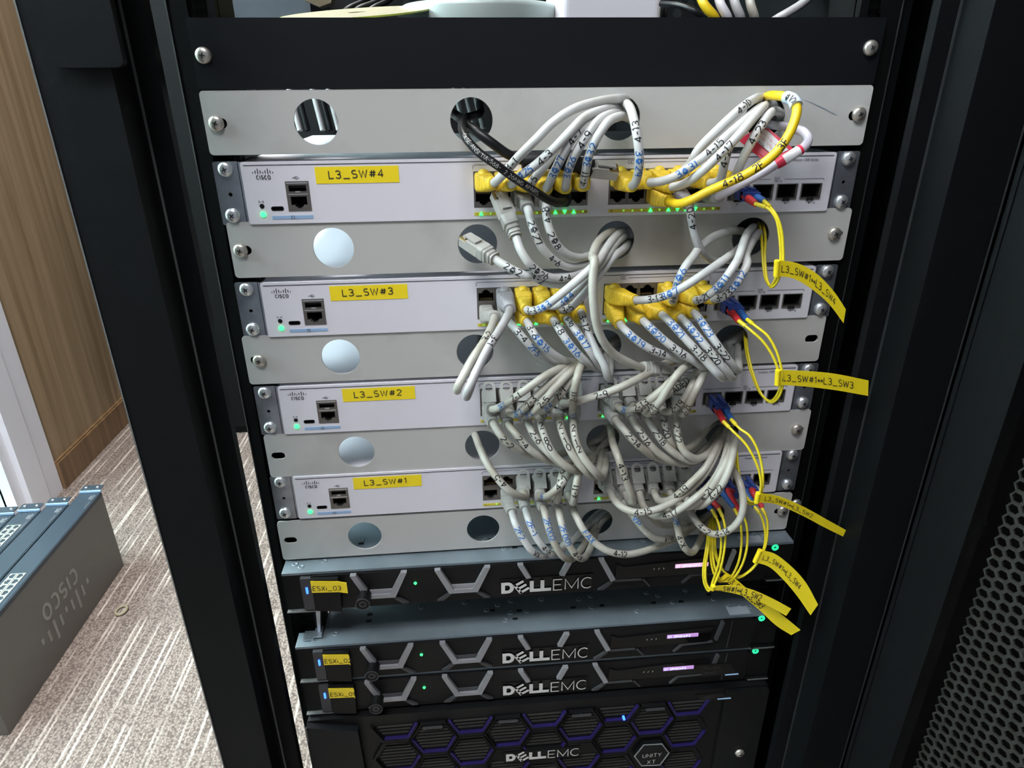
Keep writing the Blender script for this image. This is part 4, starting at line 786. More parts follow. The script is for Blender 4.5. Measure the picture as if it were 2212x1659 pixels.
cable(1, 9, 1, 'W', 'cg', ['F', (800, 1400, 30), (860, 1480, 36), 'H', (580, 590, 44), (600, 680, 50), (622, 780, 54), (665, 868, 56), (720, 895, 48), (775, 820, 30), (820, 710, 8), (860, 630, -14), (890, 590, -50)], [('H', 603, 660, '2F', B_, 1), ('H', 650, 790, '4-X', K, 1)])
cable(1, 11, 1, 'W', 'cg', ['H', (690, 520, 30), (730, 615, 42), (800, 700, 52), (900, 752, 58), (1010, 722, 62), (1095, 640, 65), (1128, 510, 64), (1110, 380, 58), (1065, 270, 46), (1010, 190, 28), (975, 100, 2), (960, 60, -20), (940, 30, -50)], [('H', 810, 710, '4-2', K, 1), ('H', 960, 745, '4-14', K, 1)])
# ================================================================== fibre patch cords
def fibre(label, sfx, zt, lc, bootA, bootB, pa, pb, flagspec, first='red'):
    x = .1476 + .01935 * sfx; t = thing('fibre_patch_cord', label, 'cable', (x, FY, zt - .028), 'yellow fibre patch cords')
    z = zt - .0280
    mb = MB()
    for s in (-1, 1):
        mb.box(x + s * .0032 - .0028, x + s * .0032 + .0028, -.026, .0, z - .0036, z + .0040)
        mb.box(x + s * .0032 - .0016, x + s * .0032 + .0016, -.024, -.006, z + .0040, z + .0056)
    mb.box(x - .006, x + .006, -.030, -.022, z - .0030, z + .0034); mb.build('duplex_plug', M['lcblue'], t)
    mb = MB(); mb.box(x - .0068, x + .0068, -.0115, -.003, z - .0046, z + .0046); mb.build('transceiver', M['jack'], t)
    for (bp, col, s) in ((bootA, 'bred', -1 if first == 'red' else 1), (bootB, 'bblue', 1 if first == 'red' else -1)):
        q = spline([V((x + s * .0032, -.024, z))] + topts(bp)); q = resample(q, 20)
        mb = MB(); mb.tube(q, lambda i: .0031 - .0009 * i / 20 + (.00015 if i % 2 else 0), 12); mb.build('boot', M[col], t)
    for p in (pa, pb):
        q = spline(topts(p)); mb = MB(); mb.tube(q, .00105, 8); mb.build('jacket', M['fy'], t)
        q = q[:4]; mb = MB(); mb.tube(q, .0016, 8); mb.build('crimp_sleeve', M['fy'], t)
    flag(t, *flagspec)
def flag(t, key, top, bot, d0, d1, text, h=.0050, start=.004, wrap=True):
    ox, oy, s = KX[key]; n = 24
    def smooth(L): return resample(spline([V((a, b, 0)) for a, b in L], 3), n)
    A, Bt = smooth(top), smooth(bot); T, Bo = [], []
    for i in range(n + 1):
        d = d0 + (d1 - d0) * i / n
        T.append(kp(key, A[i].x, A[i].y, d)); Bo.append(kp(key, Bt[i].x, Bt[i].y, d - 1.5))
    def surf(u, v, off):   # u 0..n, v 0..1 from bottom to top
        i = min(int(u), n - 1) if u > 0 else 0; k = u - i
        a = T[i].lerp(T[i + 1], k); b = Bo[i].lerp(Bo[i + 1], k); tt = (T[i + 1] - T[i]); nn = tt.cross(a - b); nn.normalize()
        if nn.dot(CAM - a) < 0: nn = -nn
        return b.lerp(a, v) + nn * off
    mb = MB(); vs = []
    for off in (.00015, -.00015):
        for i in range(n + 1):
            for v in (0, 1): vs.append(surf(i, v, off))
    m = 2 * (n + 1)
    fs = [(2 * i, 2 * i + 2, 2 * i + 3, 2 * i + 1) for i in range(n)] + [(m + 2 * i, m + 2 * i + 1, m + 2 * i + 3, m + 2 * i + 2) for i in range(n)]
    fs += [(2 * i, m + 2 * i, m + 2 * i + 2, 2 * i + 2) for i in range(n)] + [(2 * i + 1, 2 * i + 3, m + 2 * i + 3, m + 2 * i + 1) for i in range(n)] + [(0, 1, m + 1, m), (2 * n, m + 2 * n, m + 2 * n + 1, 2 * n + 1)]
    mb.add(vs, fs); o = mb.build('label_flag', M['ytape'], t)
    L = sum((((T[i + 1] + Bo[i + 1]) - (T[i] + Bo[i])) / 2).length for i in range(n)); W = (T[0] - Bo[0]).length
    st, w_ = strokes(text, h, .2); k = (L - start * 1.6) / w_ if w_ > L - start * 1.6 else 1
    mb = MB(); ribbon(mb, [[(a * k, b) for a, b in p] for p in st], .00062, lambda u, v: surf((start + u) / L * n, .5 + (v - h / 2) / W, .0004), step=.0015); mb.build('printed_text', M['ink'], o, normals=False)
    if wrap:
        q = [Bo[0].lerp(T[0], k) + FW * .0012 for k in (0, .5, 1)]; mb = MB(); mb.tube(q, .0021, 12); mb.build('label_wrap', M['ytape'], t)
fibre('yellow fibre cord in the topmost switch, flag ending in SW4', 0, SWT[4], None,
      ['B', (860, 1072, 44)], ['B', (932, 1052, 44)],
      ['B', (850, 1068, 44), (960, 1110, 52), (1020, 1190, 56), (1043, 1300, 57), (1056, 1450, 57), (1052, 1560, 57), 'D', (1915, 130, 56), (1875, 245, 52), (1832, 300, 44), (1792, 245, 36), (1768, 130, 28), (1757, 0, 22), 'B', (905, 1350, 12), (890, 1250, -4), (880, 1220, -40)],
      ['B', (922, 1046, 44), (1000, 1130, 54), (1042, 1210, 57), (1068, 1320, 58), (1076, 1450, 58), (1074, 1560, 58), 'D', (1942, 130, 57), (1900, 255, 53), (1842, 312, 46), (1803, 250, 38), (1786, 130, 30), (1780, 0, 24), 'B', (935, 1350, 14), (920, 1250, -4), (900, 1220, -40)],
      ('P', [(1680, 562), (1720, 568), (1760, 588), (1800, 628), (1827, 668)], [(1678, 596), (1712, 601), (1750, 622), (1790, 656), (1822, 698)], 60, 52, 'L3_SW#1~L3_SW4'))
fibre('yellow fibre cord in the second switch, straight flag ending in SW3', 0, SWT[3], None,
      ['D', (1535, 640, 46)], ['D', (1615, 628, 46)],
      ['D', (1525, 630, 46), (1640, 720, 55), (1760, 830, 60), (1855, 970, 63), (1905, 1100, 64), (1932, 1230, 62), (1890, 1350, 56), (1825, 1400, 48), (1740, 1330, 38), (1650, 1130, 26), (1605, 950, 14), (1585, 780, -4), (1570, 740, -40)],
      ['D', (1608, 618, 46), (1700, 690, 56), (1800, 770, 61), (1880, 900, 64), (1930, 1050, 65), (1953, 1200, 64), (1918, 1350, 58), (1842, 1412, 50), (1755, 1345, 40), (1668, 1140, 28), (1620, 950, 16), (1600, 790, -4), (1585, 740, -40)],
      ('P', [(1682, 799), (1730, 801), (1800, 807), (1876, 822)], [(1680, 831), (1730, 834), (1800, 842), (1875, 855)], 66, 60, 'L3_SW#1~L3_SW3', .0054))
fibre('yellow fibre cord in the third switch, long flag ending in SW2', 0, SWT[2], None,
      ['F', (1390, 630, 46)], ['F', (1465, 608, 46)],
      ['F', (1380, 620, 46), (1480, 720, 56), (1590, 830, 62), (1670, 960, 66), (1725, 1100, 68), (1742, 1250, 68), (1700, 1370, 62), (1640, 1385, 54), (1580, 1290, 44), (1535, 1120, 32), (1515, 950, 18), (1500, 760, -2), (1480, 690, -40)],
      ['F', (1455, 600, 46), (1540, 690, 56), (1630, 755, 62), (1700, 870, 66), (1742, 1000, 68), (1762, 1150, 69), (1750, 1290, 66), (1700, 1400, 58), (1630, 1405, 50), (1565, 1300, 42), (1520, 1130, 30), (1502, 950, 16), (1485, 760, -2), (1465, 690, -40)],
      ('H', [(1250, 425), (1400, 447), (1600, 530), (1800, 640), (1972, 735)], [(1235, 500), (1370, 508), (1570, 590), (1760, 690), (1935, 777)], 68, 58, 'L3_SW#1~L3_SW2', .0048, .008))
fibre('yellow fibre cord in L3_SW#1 with lower crossing flag ending in SW2', 0, SWT[1], None,
      ['F', (1240, 1330, 30), (1345, 1455, 44)], ['F', (1190, 1360, 28), (1275, 1470, 42)],
      ['H', (930, 545, 44), (970, 640, 52), (985, 750, 56), (975, 880, 58), (950, 1010, 58), (915, 1110, 56), (865, 1195, 54), (835, 1150, 52), (825, 1030, 51), (848, 860, 46), (862, 740, 30), (872, 640, 2), (885, 600, -30)],
      ['H', (875, 555, 42), (920, 640, 50), (945, 740, 55), (950, 860, 57), (928, 990, 57), (890, 1110, 54), (850, 1205, 53), (818, 1150, 51), (808, 1030, 50), (832, 860, 45), (846, 750, 32), (862, 645, 2), (875, 600, -30)],
      ('H', [(890, 1165), (1050, 1160), (1200, 1195), (1350, 1260), (1508, 1345)], [(885, 1195), (1050, 1222), (1200, 1268), (1330, 1325), (1468, 1402)], 60, 66, '_SW#1~L3_SW2', .0042, .006), first='blue')
fibre('yellow fibre cord in L3_SW#1 with lowest crossing flag ending in SW3', 1, SWT[1], None,
      ['F', (1430, 1290, 34), (1535, 1480, 46)], ['F', (1370, 1290, 32), (1480, 1440, 44)],
      ['H', (1095, 560, 46), (1145, 650, 53), (1160, 760, 56), (1148, 900, 57), (1100, 1030, 56), (1030, 1115, 54), (960, 1125, 53), (912, 1050, 52), (888, 950, 49), (880, 830, 42), (888, 730, 26), (895, 630, 0), (905, 600, -30)],
      ['H', (1055, 545, 44), (1100, 640, 51), (1112, 750, 55), (1105, 900, 56), (1075, 1010, 55), (1015, 1105, 53), (945, 1130, 52), (895, 1070, 51), (870, 970, 48), (864, 840, 42), (874, 730, 26), (885, 625, 0), (900, 600, -30)],
      ('H', [(1005, 1078), (1060, 1105), (1150, 1180), (1300, 1290), (1450, 1405), (1582, 1515)], [(965, 1110), (1030, 1160), (1130, 1250), (1260, 1360), (1390, 1480), (1508, 1555)], 55, 60, 'L3_SW#1~L3_SW3', .0042, .005), first='blue')
fibre('yellow fibre cord in L3_SW#1 with curled flag ending in SW4', 2, SWT[1], None,
      ['F', (1660, 1290, 34), (1755, 1445, 46)], ['F', (1600, 1300, 32), (1685, 1440, 44)],
      ['H', (1272, 540, 46), (1312, 620, 53), (1320, 720, 56), (1302, 850, 58), (1252, 960, 58), (1180, 1045, 56), (1080, 1100, 52), (985, 1060, 51), (925, 980, 49), (895, 870, 44), (895, 750, 28), (905, 640, 2), (915, 590, -30)],
      ['H', (1215, 530, 44), (1265, 600, 51), (1295, 700, 55), (1300, 810, 57), (1270, 920, 57), (1205, 1015, 55), (1105, 1085, 51), (1005, 1075, 51), (945, 1005, 49), (908, 890, 45), (902, 760, 30), (912, 640, 2), (925, 590, -30)],
      ('H', [(1265, 880), (1370, 905), (1500, 1000), (1620, 1130), (1722, 1312)], [(1222, 975), (1330, 1010), (1430, 1098), (1545, 1230), (1662, 1397)], 62, 66, 'L3_SW#1~L3_SW4', .0046, .006), first='blue')
# red and white wrap on the lavender cable, its flag, and the pale tag on the yellow cable
def wrap(parent, path, r, m, name):
    q = spline(topts(path)); mb = MB(); mb.tube(q, r, 14); return mb.build(name, m, parent)
wrap(tl, ['B', (1020, 757, 54.5), (1085, 722, 55.8)], .0036, M['red'], 'red_wrap'); wrap(tl, ['B', (1085, 722, 55.8), (1150, 680, 57), (1195, 650, 56.2)], .0036, M['paper'], 'white_wrap'); wrap(tl, ['B', (1195, 650, 56.2), (1215, 637, 55.8)], .0036, M['red'], 'red_wrap')
def card(parent, pts, m, name, th=.0003):
    a = [kp(*p) for p in pts]; n = (a[1] - a[0]).cross(a[2] - a[0]).normalized() * th
    mb = MB(); k = len(a); mb.add(a + [p + n for p in a], [tuple(range(k)), tuple(range(2 * k - 1, k - 1, -1))] + [(i, (i + 1) % k, k + (i + 1) % k, k + i) for i in range(k)]); return mb.build(name, m, parent)
lf = card(tl, [('B', 718, 560, 30), ('B', 850, 478, 30), ('B', 960, 470, 32), ('B', 1160, 632, 44), ('B', 1010, 745, 46), ('B', 915, 725, 42)], M['red'], 'warning_flag')
card(lf, [('B', 800, 515, 31.5), ('B', 940, 478, 32.8), ('B', 1120, 640, 43.4), ('B', 1000, 690, 43.4)], M['paper'], 'white_field')
for txt, y0 in (('2113-8', 0), ('X3 15', 34), ('FAX', 68)):
    st, W = strokes(txt, .0042, .25); mb = MB()
    ribbon(mb, st, .0005, lambda u, v: kp('B', 905 + u * 7400 - y0 * .75, 505 + y0 * .75 + u * 7000 - v * 4200, 36.5 + u * 330)); mb.build('printed_text', M['red'] if y0 < 60 else M['inkpen'], lf, normals=False)
ty = thing('cable_tag', 'pale blue paper tag folded around the yellow cable, upper right', 'tag', tuple(kp('B', 1170, 250, 54)))
q = spline(topts(['B', (1100, 222, 44), (1150, 240, 50), (1182, 290, 55.5)])); mb = MB(); mb.tube(q, .0041, 14); mb.build('tag_wrap', M['bluepaper'], ty)
write_on(ty, q, .0041, len(q) // 2, 'QVX', 'inkpen', 1, h=.004)
card(ty, [('B', 1190, 225, 50), ('B', 1290, 258, 48), ('B', 1420, 318, 40), ('B', 1512, 370, 34), ('B', 1470, 358, 22), ('B', 1370, 300, 26), ('B', 1250, 244, 32)], M['bluepaper'], 'tag_flag')
# ================================================================== servers
def poly_prism(mb, pts, y0, y1, m=0): mb.prism([pts], 'y', y0, y1, m)
def bar(mb, a, b, w, y0, y1, m=0):
    ax, az = a; bx, bz = b; dx, dz = bx - ax, bz - az; l = math.hypot(dx, dz); nx, nz = -dz / l * w / 2, dx / l * w / 2
    mb.prism([[(ax + nx, az + nz), (bx + nx, bz + nz), (bx - nx, bz - nz), (ax - nx, az - nz)]], 'y', y0, y1, m)
RIV = [(-.231, -.006), (-.225, -.010), (-.205, -.004), (-.174, .024), (-.122, .024), (-.077, .027), (-.055, .014), (-.043, .020), (-.029, .025), (-.031, .008), (-.014, .009), (-.037, -.002), (.003, .024), (.042, .020), (.055, .024), (.053, .008), (.098, -.002), (.115, .023), (.126, .018), (.138, .007), (.157, .023), (.182, .007), (.194, -.004), (.207, -.004), (.215, -.007)]
SLOT = [(-.174, .019), (-.174, .010), (-.049, .013), (-.022, .010), (-.027, -.001), (.034, .009), (.064, .009), (.118, .008), (.147, .007), (.179, .014)]
def rivet_mesh(m):
    mb = MB(); n = 14; pr = [(.0030, 0), (.0028, .0007), (.0018, .0007), (.0014, .0002), (.0002, .0001)]
    vs = [(a * cos(2 * pi * k / n), a * sin(2 * pi * k / n), d) for a, d in pr for k in range(n)]
    mb.add(vs, [(i * n + k, i * n + (k + 1) % n, (i + 1) * n + (k + 1) % n, (i + 1) * n + k) for i in range(len(pr) - 1) for k in range(n)], 0, True)
    o = mb.build('rivet', m); me = o.data; bpy.data.objects.remove(o); return me
RVT = rivet_mesh(M['lid'])
def dell_word(parent, x0, x1, zb, h, y):
    s = (x1 - x0) / .0848; mb = MB(); mp = lambda u, v: V((x0 + u * s, y, zb + v))
    bw = .0036
    st = [[(.0018, .0018), (.0018, h - .0018), (.006, h - .0018)] + [(.006 + (h / 2 - .0018) * .85 * cos(a), h / 2 + (h / 2 - .0018) * sin(a)) for a in [pi / 2 - pi * k / 10 for k in range(1, 11)]] + [(.0018, .0018)]]
    ribbon(mb, st, bw, mp)
    cx, cz = .0190, h / 2; c, q = cos(math.radians(32)), sin(math.radians(32))
    def R(a, b): return (cx + a * c - b * q, cz + a * q + b * c)
    for zz in (-.0050, 0, .0050): ribbon(mb, [[R(-.0048, zz), R(.0052, zz)]], .0027, mp)
    ribbon(mb, [[R(-.0042, -.0062), R(-.0042, .0062)]], .0030, mp)
    for lx in (.0285, .0385): ribbon(mb, [[(lx, h), (lx, .0018), (lx + .0082, .0018)]], bw, mp)
    o = mb.build('logo_lettering', M['logo'], parent, normals=False)
    st, W = strokes('EMC', h * .95, .20, wide=1.02); k = (.0848 - .0490) / W
    mb = MB(); ribbon(mb, [[(.0490 + a * k, b + .0003) for a, b in p] for p in st], .0011, mp); mb.build('logo_lettering', M['logo'], parent, normals=False)
def server(k, n, lab):
    zt = rowz(k) - .001; zb = zt - .0428; t = thing('rack_server', lab, 'server', (0, 0, zb), 'rack servers with black bezels')
    dz = zt - (1 - .4010)
    mb = MB(); mb.box(-.2165, .2165, .0005, .55, zt - .0012, zt - .0001); mb.box(-.241, .241, -.0185, .0003, zt - .0012, zt - .0001); mb.box(-.241, .241, -.0185, -.0177, zt - .0026, zt - .0012)
    lid = mb.build('lid', M['lid'], t)
    mb = MB(); mb.box(-.2165, .2165, .0005, .55, zb, zt - .0013); mb.build('chassis', M['cupboard'], t)
    rv = RIV if n != 1 else RIV[:3]
    for x, y in rv: use(RVT, 'rivet', t, (x, y, zt - .0001))
    if n != 1:
        mb = MB()
        for x, y in SLOT: mb.prism([rrect(x - .0028, x + .0028, y - .0016, y + .0016, .0015, 3)], 'z', zt - .0003, zt + .0002)
        mb.build('lid_slots', M['hole'], t)
        mb = MB(); mb.box(.190, .212, -.0165, -.006, zt - .0001, zt + .0002); mb.build('service_sticker', M['tag'], t)
    z = lambda v: 1 + v + dz     # v given for the top server
    mb = MB(); mb.prism([rrect(-.2155, .2150, zb + .001, zt - .003, .002, 3)], 'y', -.0212, -.0005); mb.build('bezel', M['bezelmat'], t)
    KS = 1.01236
    def PX(x): return CAM.x + (x - CAM.x) * KS
    def PZ(v): return CAM.z + (1 + v - CAM.z) * KS + dz
    P = lambda x, v: (PX(x), PZ(v))
    def piece(pts, y0, m, nm):
        mb = MB(); mb.prism([[P(*p) for p in pts]], 'y', y0, -.0205); return mb.build(nm, m, t)
    for x in (-.178, -.1025, -.027, .0483):
        last = x == -.027; dis = x > .04; a = x + .0505
        if last:
            piece([(x, -.3985), (x + .0052, -.3985), (x + .0125, -.4135), (x + .0080, -.4145)], -.0250, M['silver'], 'hexagon_frame')
            piece([(a, -.3985), (a - .0052, -.3985), (a - .0115, -.4130), (a - .0070, -.4140)], -.0250, M['silver'], 'hexagon_frame')
            continue
        if dis: piece([(x, -.3985), (x + .0052, -.3985), (x + .0170, -.4225), (x + .0125, -.4245)], -.0250, M['silver'], 'hexagon_frame')
        else:
            piece([(x, -.3985), (x + .0052, -.3985), (x + .0165, -.4218), (x + .0340, -.4218), (a - .0052, -.3985), (a, -.3985), (x + .0385, -.4258), (x + .0120, -.4258)], -.0250, M['silver'], 'hexagon_frame')
            piece([(x + .0145, -.4180), (x + .0360, -.4180), (x + .0338, -.4215), (x + .0167, -.4215)], -.0228, M['silverdark'] if n != 3 else M['silver'], 'inner_ledge')  # paler ledge on the top server, its lit look put into the colour
            piece([(x + .0385, -.4262), (x + .0350, -.4262), (x + .0440, -.4345), (x + .0500, -.4345)], -.0238, M['silverdark'], 'hexagon_leg')
        piece([(x + .0120, -.4262), (x + .0155, -.4262), (x + .0065, -.4345), (x + .0005, -.4345)], -.0238, M['silverdark'], 'hexagon_leg')
    piece([(.0655, -.4060), (.0735, -.4100), (.170, -.4040), (.165, -.4235), (.0655, -.4240)], -.0226, M['bezel'], 'control_display_panel')
    piece([(.0640, -.4245), (.0920, -.4245), (.0920, -.4260), (.0640, -.4260)], -.0238, M['silverdark'], 'panel_outline')
    piece([(.0905, -.4245), (.0925, -.4245), (.1000, -.4340), (.0980, -.4340)], -.0238, M['silverdark'], 'panel_outline')
    piece([(.1380, -.4242), (.1700, -.4232), (.1700, -.4243), (.1380, -.4253)], -.0238, M['silverdark'], 'panel_outline')
    piece([(.1380, -.4242), (.1395, -.4253), (.1320, -.4330), (.1300, -.4330)], -.0238, M['silverdark'], 'panel_outline')
    piece([(.1760, -.3985), (.1790, -.3985), (.1740, -.4205), (.1715, -.4205)], -.0250, M['silver'] if n == 3 else M['silverdark'], 'hexagon_frame')  # same bar in a darker copy on the lower servers, shade put into the colour
    piece([(.1880, -.3990), (.1885, -.3990), (.1865, -.4350), (.1860, -.4350)], -.0222, M['silverdark'], 'seam')
    piece([(.1222, -.4106), (.1540, -.4106), (.1540, -.4148), (.1222, -.4148)], -.0232, M['lcdw'] if n == 3 else M['lcd'], 'status_screen')
    print_text(t, 'ST: DPHSNMF3', PX(.1232), PZ(-.4127), .0026, .0005, -.0235, M['lcdt'], name='screen_text', cxl=True)
    print_text(t, '< v >', PX(.1065), PZ(-.4142), .0026, .0004, -.0231, M['logo'], name='button_symbols', gap=.5)
    dell_word(t, PX(-.0423), PX(.0425), PZ(-.4312), .0131, -.0236)
    piece([(-.0430, -.4155), (.0440, -.4155), (.0440, -.4325), (-.0430, -.4325)], -.0224, M['bezel'], 'logo_window')
    x, zc = PX(-.1665) - .001, PZ(-.4205) - .001
    mb = MB(); mb.prism([circ(x, zc, .0064, 28)], 'y', -.036, -.0205, smooth=True); lk = mb.build('bezel_lock', M['dark'], t)
    mb = MB(); mb.prism([circ(x, zc, .0065, 28), circ(x, zc, .0058, 28)], 'y', -.0366, -.036); mb.build('lock_rim', M['silverdark'], lk)
    mb = MB(); mb.prism([circ(x, zc, .0032, 20), circ(x, zc, .0023, 20)], 'y', -.0364, -.036); mb.build('key_slot', M['silverdark'], lk)
    mb = MB(); cx0, cz0 = PX(-.1208), PZ(-.4137); mb.prism([[(cx0 + a, cz0 + b) for a, b in ((-.0014, -.0005), (-.0005, -.0005), (-.0005, -.0014), (.0005, -.0014), (.0005, -.0005), (.0014, -.0005), (.0014, .0005), (.0005, .0005), (.0005, .0014), (-.0005, .0014), (-.0005, .0005), (-.0014, .0005))]], 'y', -.0222, -.0208); mb.build('drive_led', M['green'], t)
    # left ear, control strip, latch block with tape
    mb = MB(); mb.box(-.241, -.2165, -.018, -.0030, zb + .001, zt - .0028); mb.build('left_ear', M['bezelmat'], t)
    mb = MB(); mb.box(-.241, -.2140, -.0222, -.0180, zb - .0005, zb + .0006); mb.build('ear_edge', M['edge'], t)
    mb = MB(); mb.box(-.2245, -.2150, -.0225, -.0181, zb + .0025, zt - .004); mb.build('control_strip', M['silverdark'], t)
    mb = MB(); mb.prism([rrect(-.2205, -.2185, z(-.4220), z(-.4145), .0009, 4)], 'y', -.0232, -.0225); mb.build('id_led', M['blueled'], t)
    mb = MB(); mb.prism([[(-.2145, zt - .0030), (-.1900, zt - .0035), (-.1890, zt - .010), (-.1905, zb + .0012), (-.2130, zb + .004)]], 'y', -.0262, -.0222); lt = mb.build('release_latch', M['bezelmat'], t)
    mb = MB(); xe = -.1825 if n == 3 else -.1895; zz = zt - .0040
    mb.prism([[(-.2142, zz + .0003), (-.1900, zz - .0018), (xe, zz - .0040), (xe, zz - .0160), (-.1905, zz - .0140), (-.2142, zz - .0128)]], 'y', -.0268, -.0263); lb = mb.build('name_label', M['ytape'], t)
    print_text(lb, 'ESXi_0%d' % n, -.2130, zz - .0078, .0050, .0006, -.0271, M['ink'], cxl=True, rot=-.06)
    # right ear, power led
    mb = MB(); mb.box(.2165, .241, -.018, -.0030, zb + .001, zt - .0028); mb.box(.2165, .241, -.0215, -.018, zb - .0005, zb + .0006); mb.build('right_ear', M['bezelmat'], t)
    mb = MB(); mb.box(.2185, .241, -.0222, -.0215, zb - .0008, zb + .0005); mb.build('ear_edge', M['edge'], t)
    cx, cz = .2232, z(-.4065)
    mb = MB(); mb.prism([circ(cx, cz, .0034, 20), circ(cx, cz, .0014, 14)], 'y', -.0192, -.0182); mb.build('power_button', M['teal'], t)
    return t
M['teal'] = mat('teal_led', (.05, .7, .5), .3, emit=(.02, .75, .28, .9))
server(9, 3, 'black 1U server with yellow label ESXi_03, highest of the servers')
server(11, 2, 'black 1U server with yellow label ESXi_02, middle of the servers')
server(12, 1, 'black 1U server with yellow label ESXi_01, above the purple-accent unit')
# pull-out tags under the two lower servers
for n, (x0, x1, z0, z1), lines in ((2, (.1500, .1835, -.5415, -.5255), ('DELLEMC', 'R640')), (1, (.1530, .1800, -.5750, -.5665), ('R640',))):
    lab = ('black pull-out tag marked DELLEMC and R640, upper of two', 'small black pull-out tag marked R640, lowest of two')[2 - n]
    t = thing('pull_out_tag', lab, 'tag', (x0, -.04, 1 + z0)); mb = MB(); mb.prism([[(x0, 1 + z1), (x1, 1 + z1), (x1 + .008, 1 + z0 + .002), (x0 + .008, 1 + z0)]], 'y', -.0445, -.0435); mb.build('plate', M['bezel'], t)
    for i, s in enumerate(lines): print_text(t, s, (x0 + x1) / 2 - .002 * i, 1 + z1 - .0038 - .0065 * i, .0035, .0004, -.0448, M['silverdark'])
    mb = MB(); mb.box(x1 - .003, x1 + .011, -.0450, -.0440, 1 + z0 - .0002, 1 + z0 + .0006); mb.build('tag_edge', M['bstrip'], t)
# empty rail bracket between the first two servers
t = thing('slide_bracket', 'small zinc slide rail bracket at left in the gap under ESXi_03', 'bracket', (-.215, 0, rowz(11) + .001))
mb = MB(); mb.box(-.2345, -.2245, -.012, -.0005, rowz(11) + .0002, rowz(11) + .0016); mb.box(-.2245, -.2170, -.010, .004, rowz(11) + .001, rowz(11) + .003)
mb.build('foot', M['zinc'], t); mb = MB(); mb.prism([[(-.2215, rowz(11) + .003), (-.2190, rowz(11) + .003), (-.2150, rowz(10) - .004), (-.2120, rowz(10) - .001), (-.2230, rowz(10) - .001), (-.2200, rowz(10) - .004)]], 'y', -.004, .002); mb.build('hook', M['zinc'], t)
# storage array at the bottom
t = thing('storage_array', 'black storage array bezel with purple-edged hexagons and UNITY XT badge', 'storage unit', (0, 0, rowz(15))); zt = rowz(13) - .0005; zb = rowz(16) + .001
mb = MB(); mb.box(-.2165, .2165, .0005, .6, zb, zt); mb.build('chassis', M['cupboard'], t)
mb = MB(); mb.prism([rrect(-.2405, .2405, zb, zt - .002, .003, 3)], 'y', -.027, -.0012); mb.build('bezel', M['bezelmat'], t)
mb = MB(); mb.prism([[(-.2400, zt - .003), (-.1900, zt - .014), (-.1870, zb), (-.2400, zb)]], 'y', -.034, -.0202); mb.build('left_handle', M['blackpanel'], t)
mb = MB(); mb.prism([rrect(.192, .240, zb, zt - .004, .003, 3)], 'y', -.031, -.0272); mb.build('right_handle', M['bezelmat'], t)
mb = MB(); mb.box(-.2405, -.2395, -.0345, -.0335, zt - .022, zt - .003); mb.build('handle_edge', M['edge'], t)
M['slat'] = mat('dark_slat', (.020, .0185, .017), .5)
def clipz(poly, zmax, zmin):
    for sg, lim in ((1, zmax), (-1, -zmin)):
        out = []
        for i, p in enumerate(poly):
            q = poly[i - 1]; a, b = lim - sg * p[1], lim - sg * q[1]
            if (a >= 0) != (b >= 0): k = b / (b - a); out.append((q[0] + (p[0] - q[0]) * k, q[1] + (p[1] - q[1]) * k))
            if a >= 0: out.append(p)
        poly = out
        if len(poly) < 3: return None
    return poly
def hexa(cx, cz, k=1): return [(cx + x * k, cz + z * k) for x, z in ((-.0262, 0), (-.0140, -.0238), (.0140, -.0238), (.0262, 0), (.0140, .0238), (-.0140, .0238))]
ZT, ZB = zt - .016, zb + .002
for i in range(10):
    cx = -.1535 + .0385 * i; col = (1 - .5925, 1 - .6410, 1 - .6895) if i % 2 == 0 else (1 - .6168, 1 - .6655)
    if cx > .185: continue
    for cz in col:
        if abs(cx - .118) < .02 and cz < 1 - .65: continue
        o_, i_ = hexa(cx, cz), hexa(cx, cz, .90); j_ = hexa(cx, cz, .80)
        mb = MB()
        for e in range(6):
            p = clipz([o_[e], o_[(e + 1) % 6], i_[(e + 1) % 6], i_[e]], ZT, ZB)
            if p: mb.prism([p], 'y', -.0306, -.0270)
        mb.build('hexagon_frame', M['bezelmat'], t)
        mb = MB()
        for e in (0, 1, 2) if i % 3 else (1, 2):
            p = clipz([i_[e], i_[e + 1], j_[e + 1], j_[e]], ZT, ZB)
            if p: mb.prism([p], 'y', -.0296, -.0270)
        if mb.v: mb.build('purple_accent', M['purple'], t)
        for k in range(7):
            zz = cz + .0150 - k * .0046; ww = .0190 - abs(zz - cz) * .42
            if ZB < zz < ZT and not (abs(cx) < .05 and abs(zz - (1 - .654)) < .010):
                mb = MB(); mb.box(cx - ww, cx + ww, -.0286, -.0270, zz - .00055, zz + .00055); mb.build('slat', M['slat'], t)
for x in (-.1155, -.0375, .0395, .1180):
    mb = MB(); mb.box(x - .0100, x + .0100, -.0312, -.0270, 1 - .6012, 1 - .5990); mb.build('top_badge_bar', M['silverdark'], t)
dell_word(t, -.0405, .0380, 1 - .6590 , .0112, -.0316)
mb = MB(); mb.box(-.043, .040, -.0311, -.0270, 1 - .6610, 1 - .6460); mb.build('logo_window', M['bezelmat'], t)
hx = [(.0993, -.6676), (.1085, -.6500), (.1295, -.6510), (.1389, -.6669), (.1300, -.6860), (.1085, -.6845)]; hx = [(a, 1 + b) for a, b in hx]; c0 = (.119, 1 - .6675)
mb = MB(); mb.prism([hx], 'y', -.0320, -.0270); mb.build('badge', M['bezelmat'], t)
mb = MB(); mb.prism([hx, [(c0[0] + (a - c0[0]) * .93, c0[1] + (b - c0[1]) * .93) for a, b in hx]], 'y', -.0325, -.0320); mb.build('badge_outline', M['silver'], t)
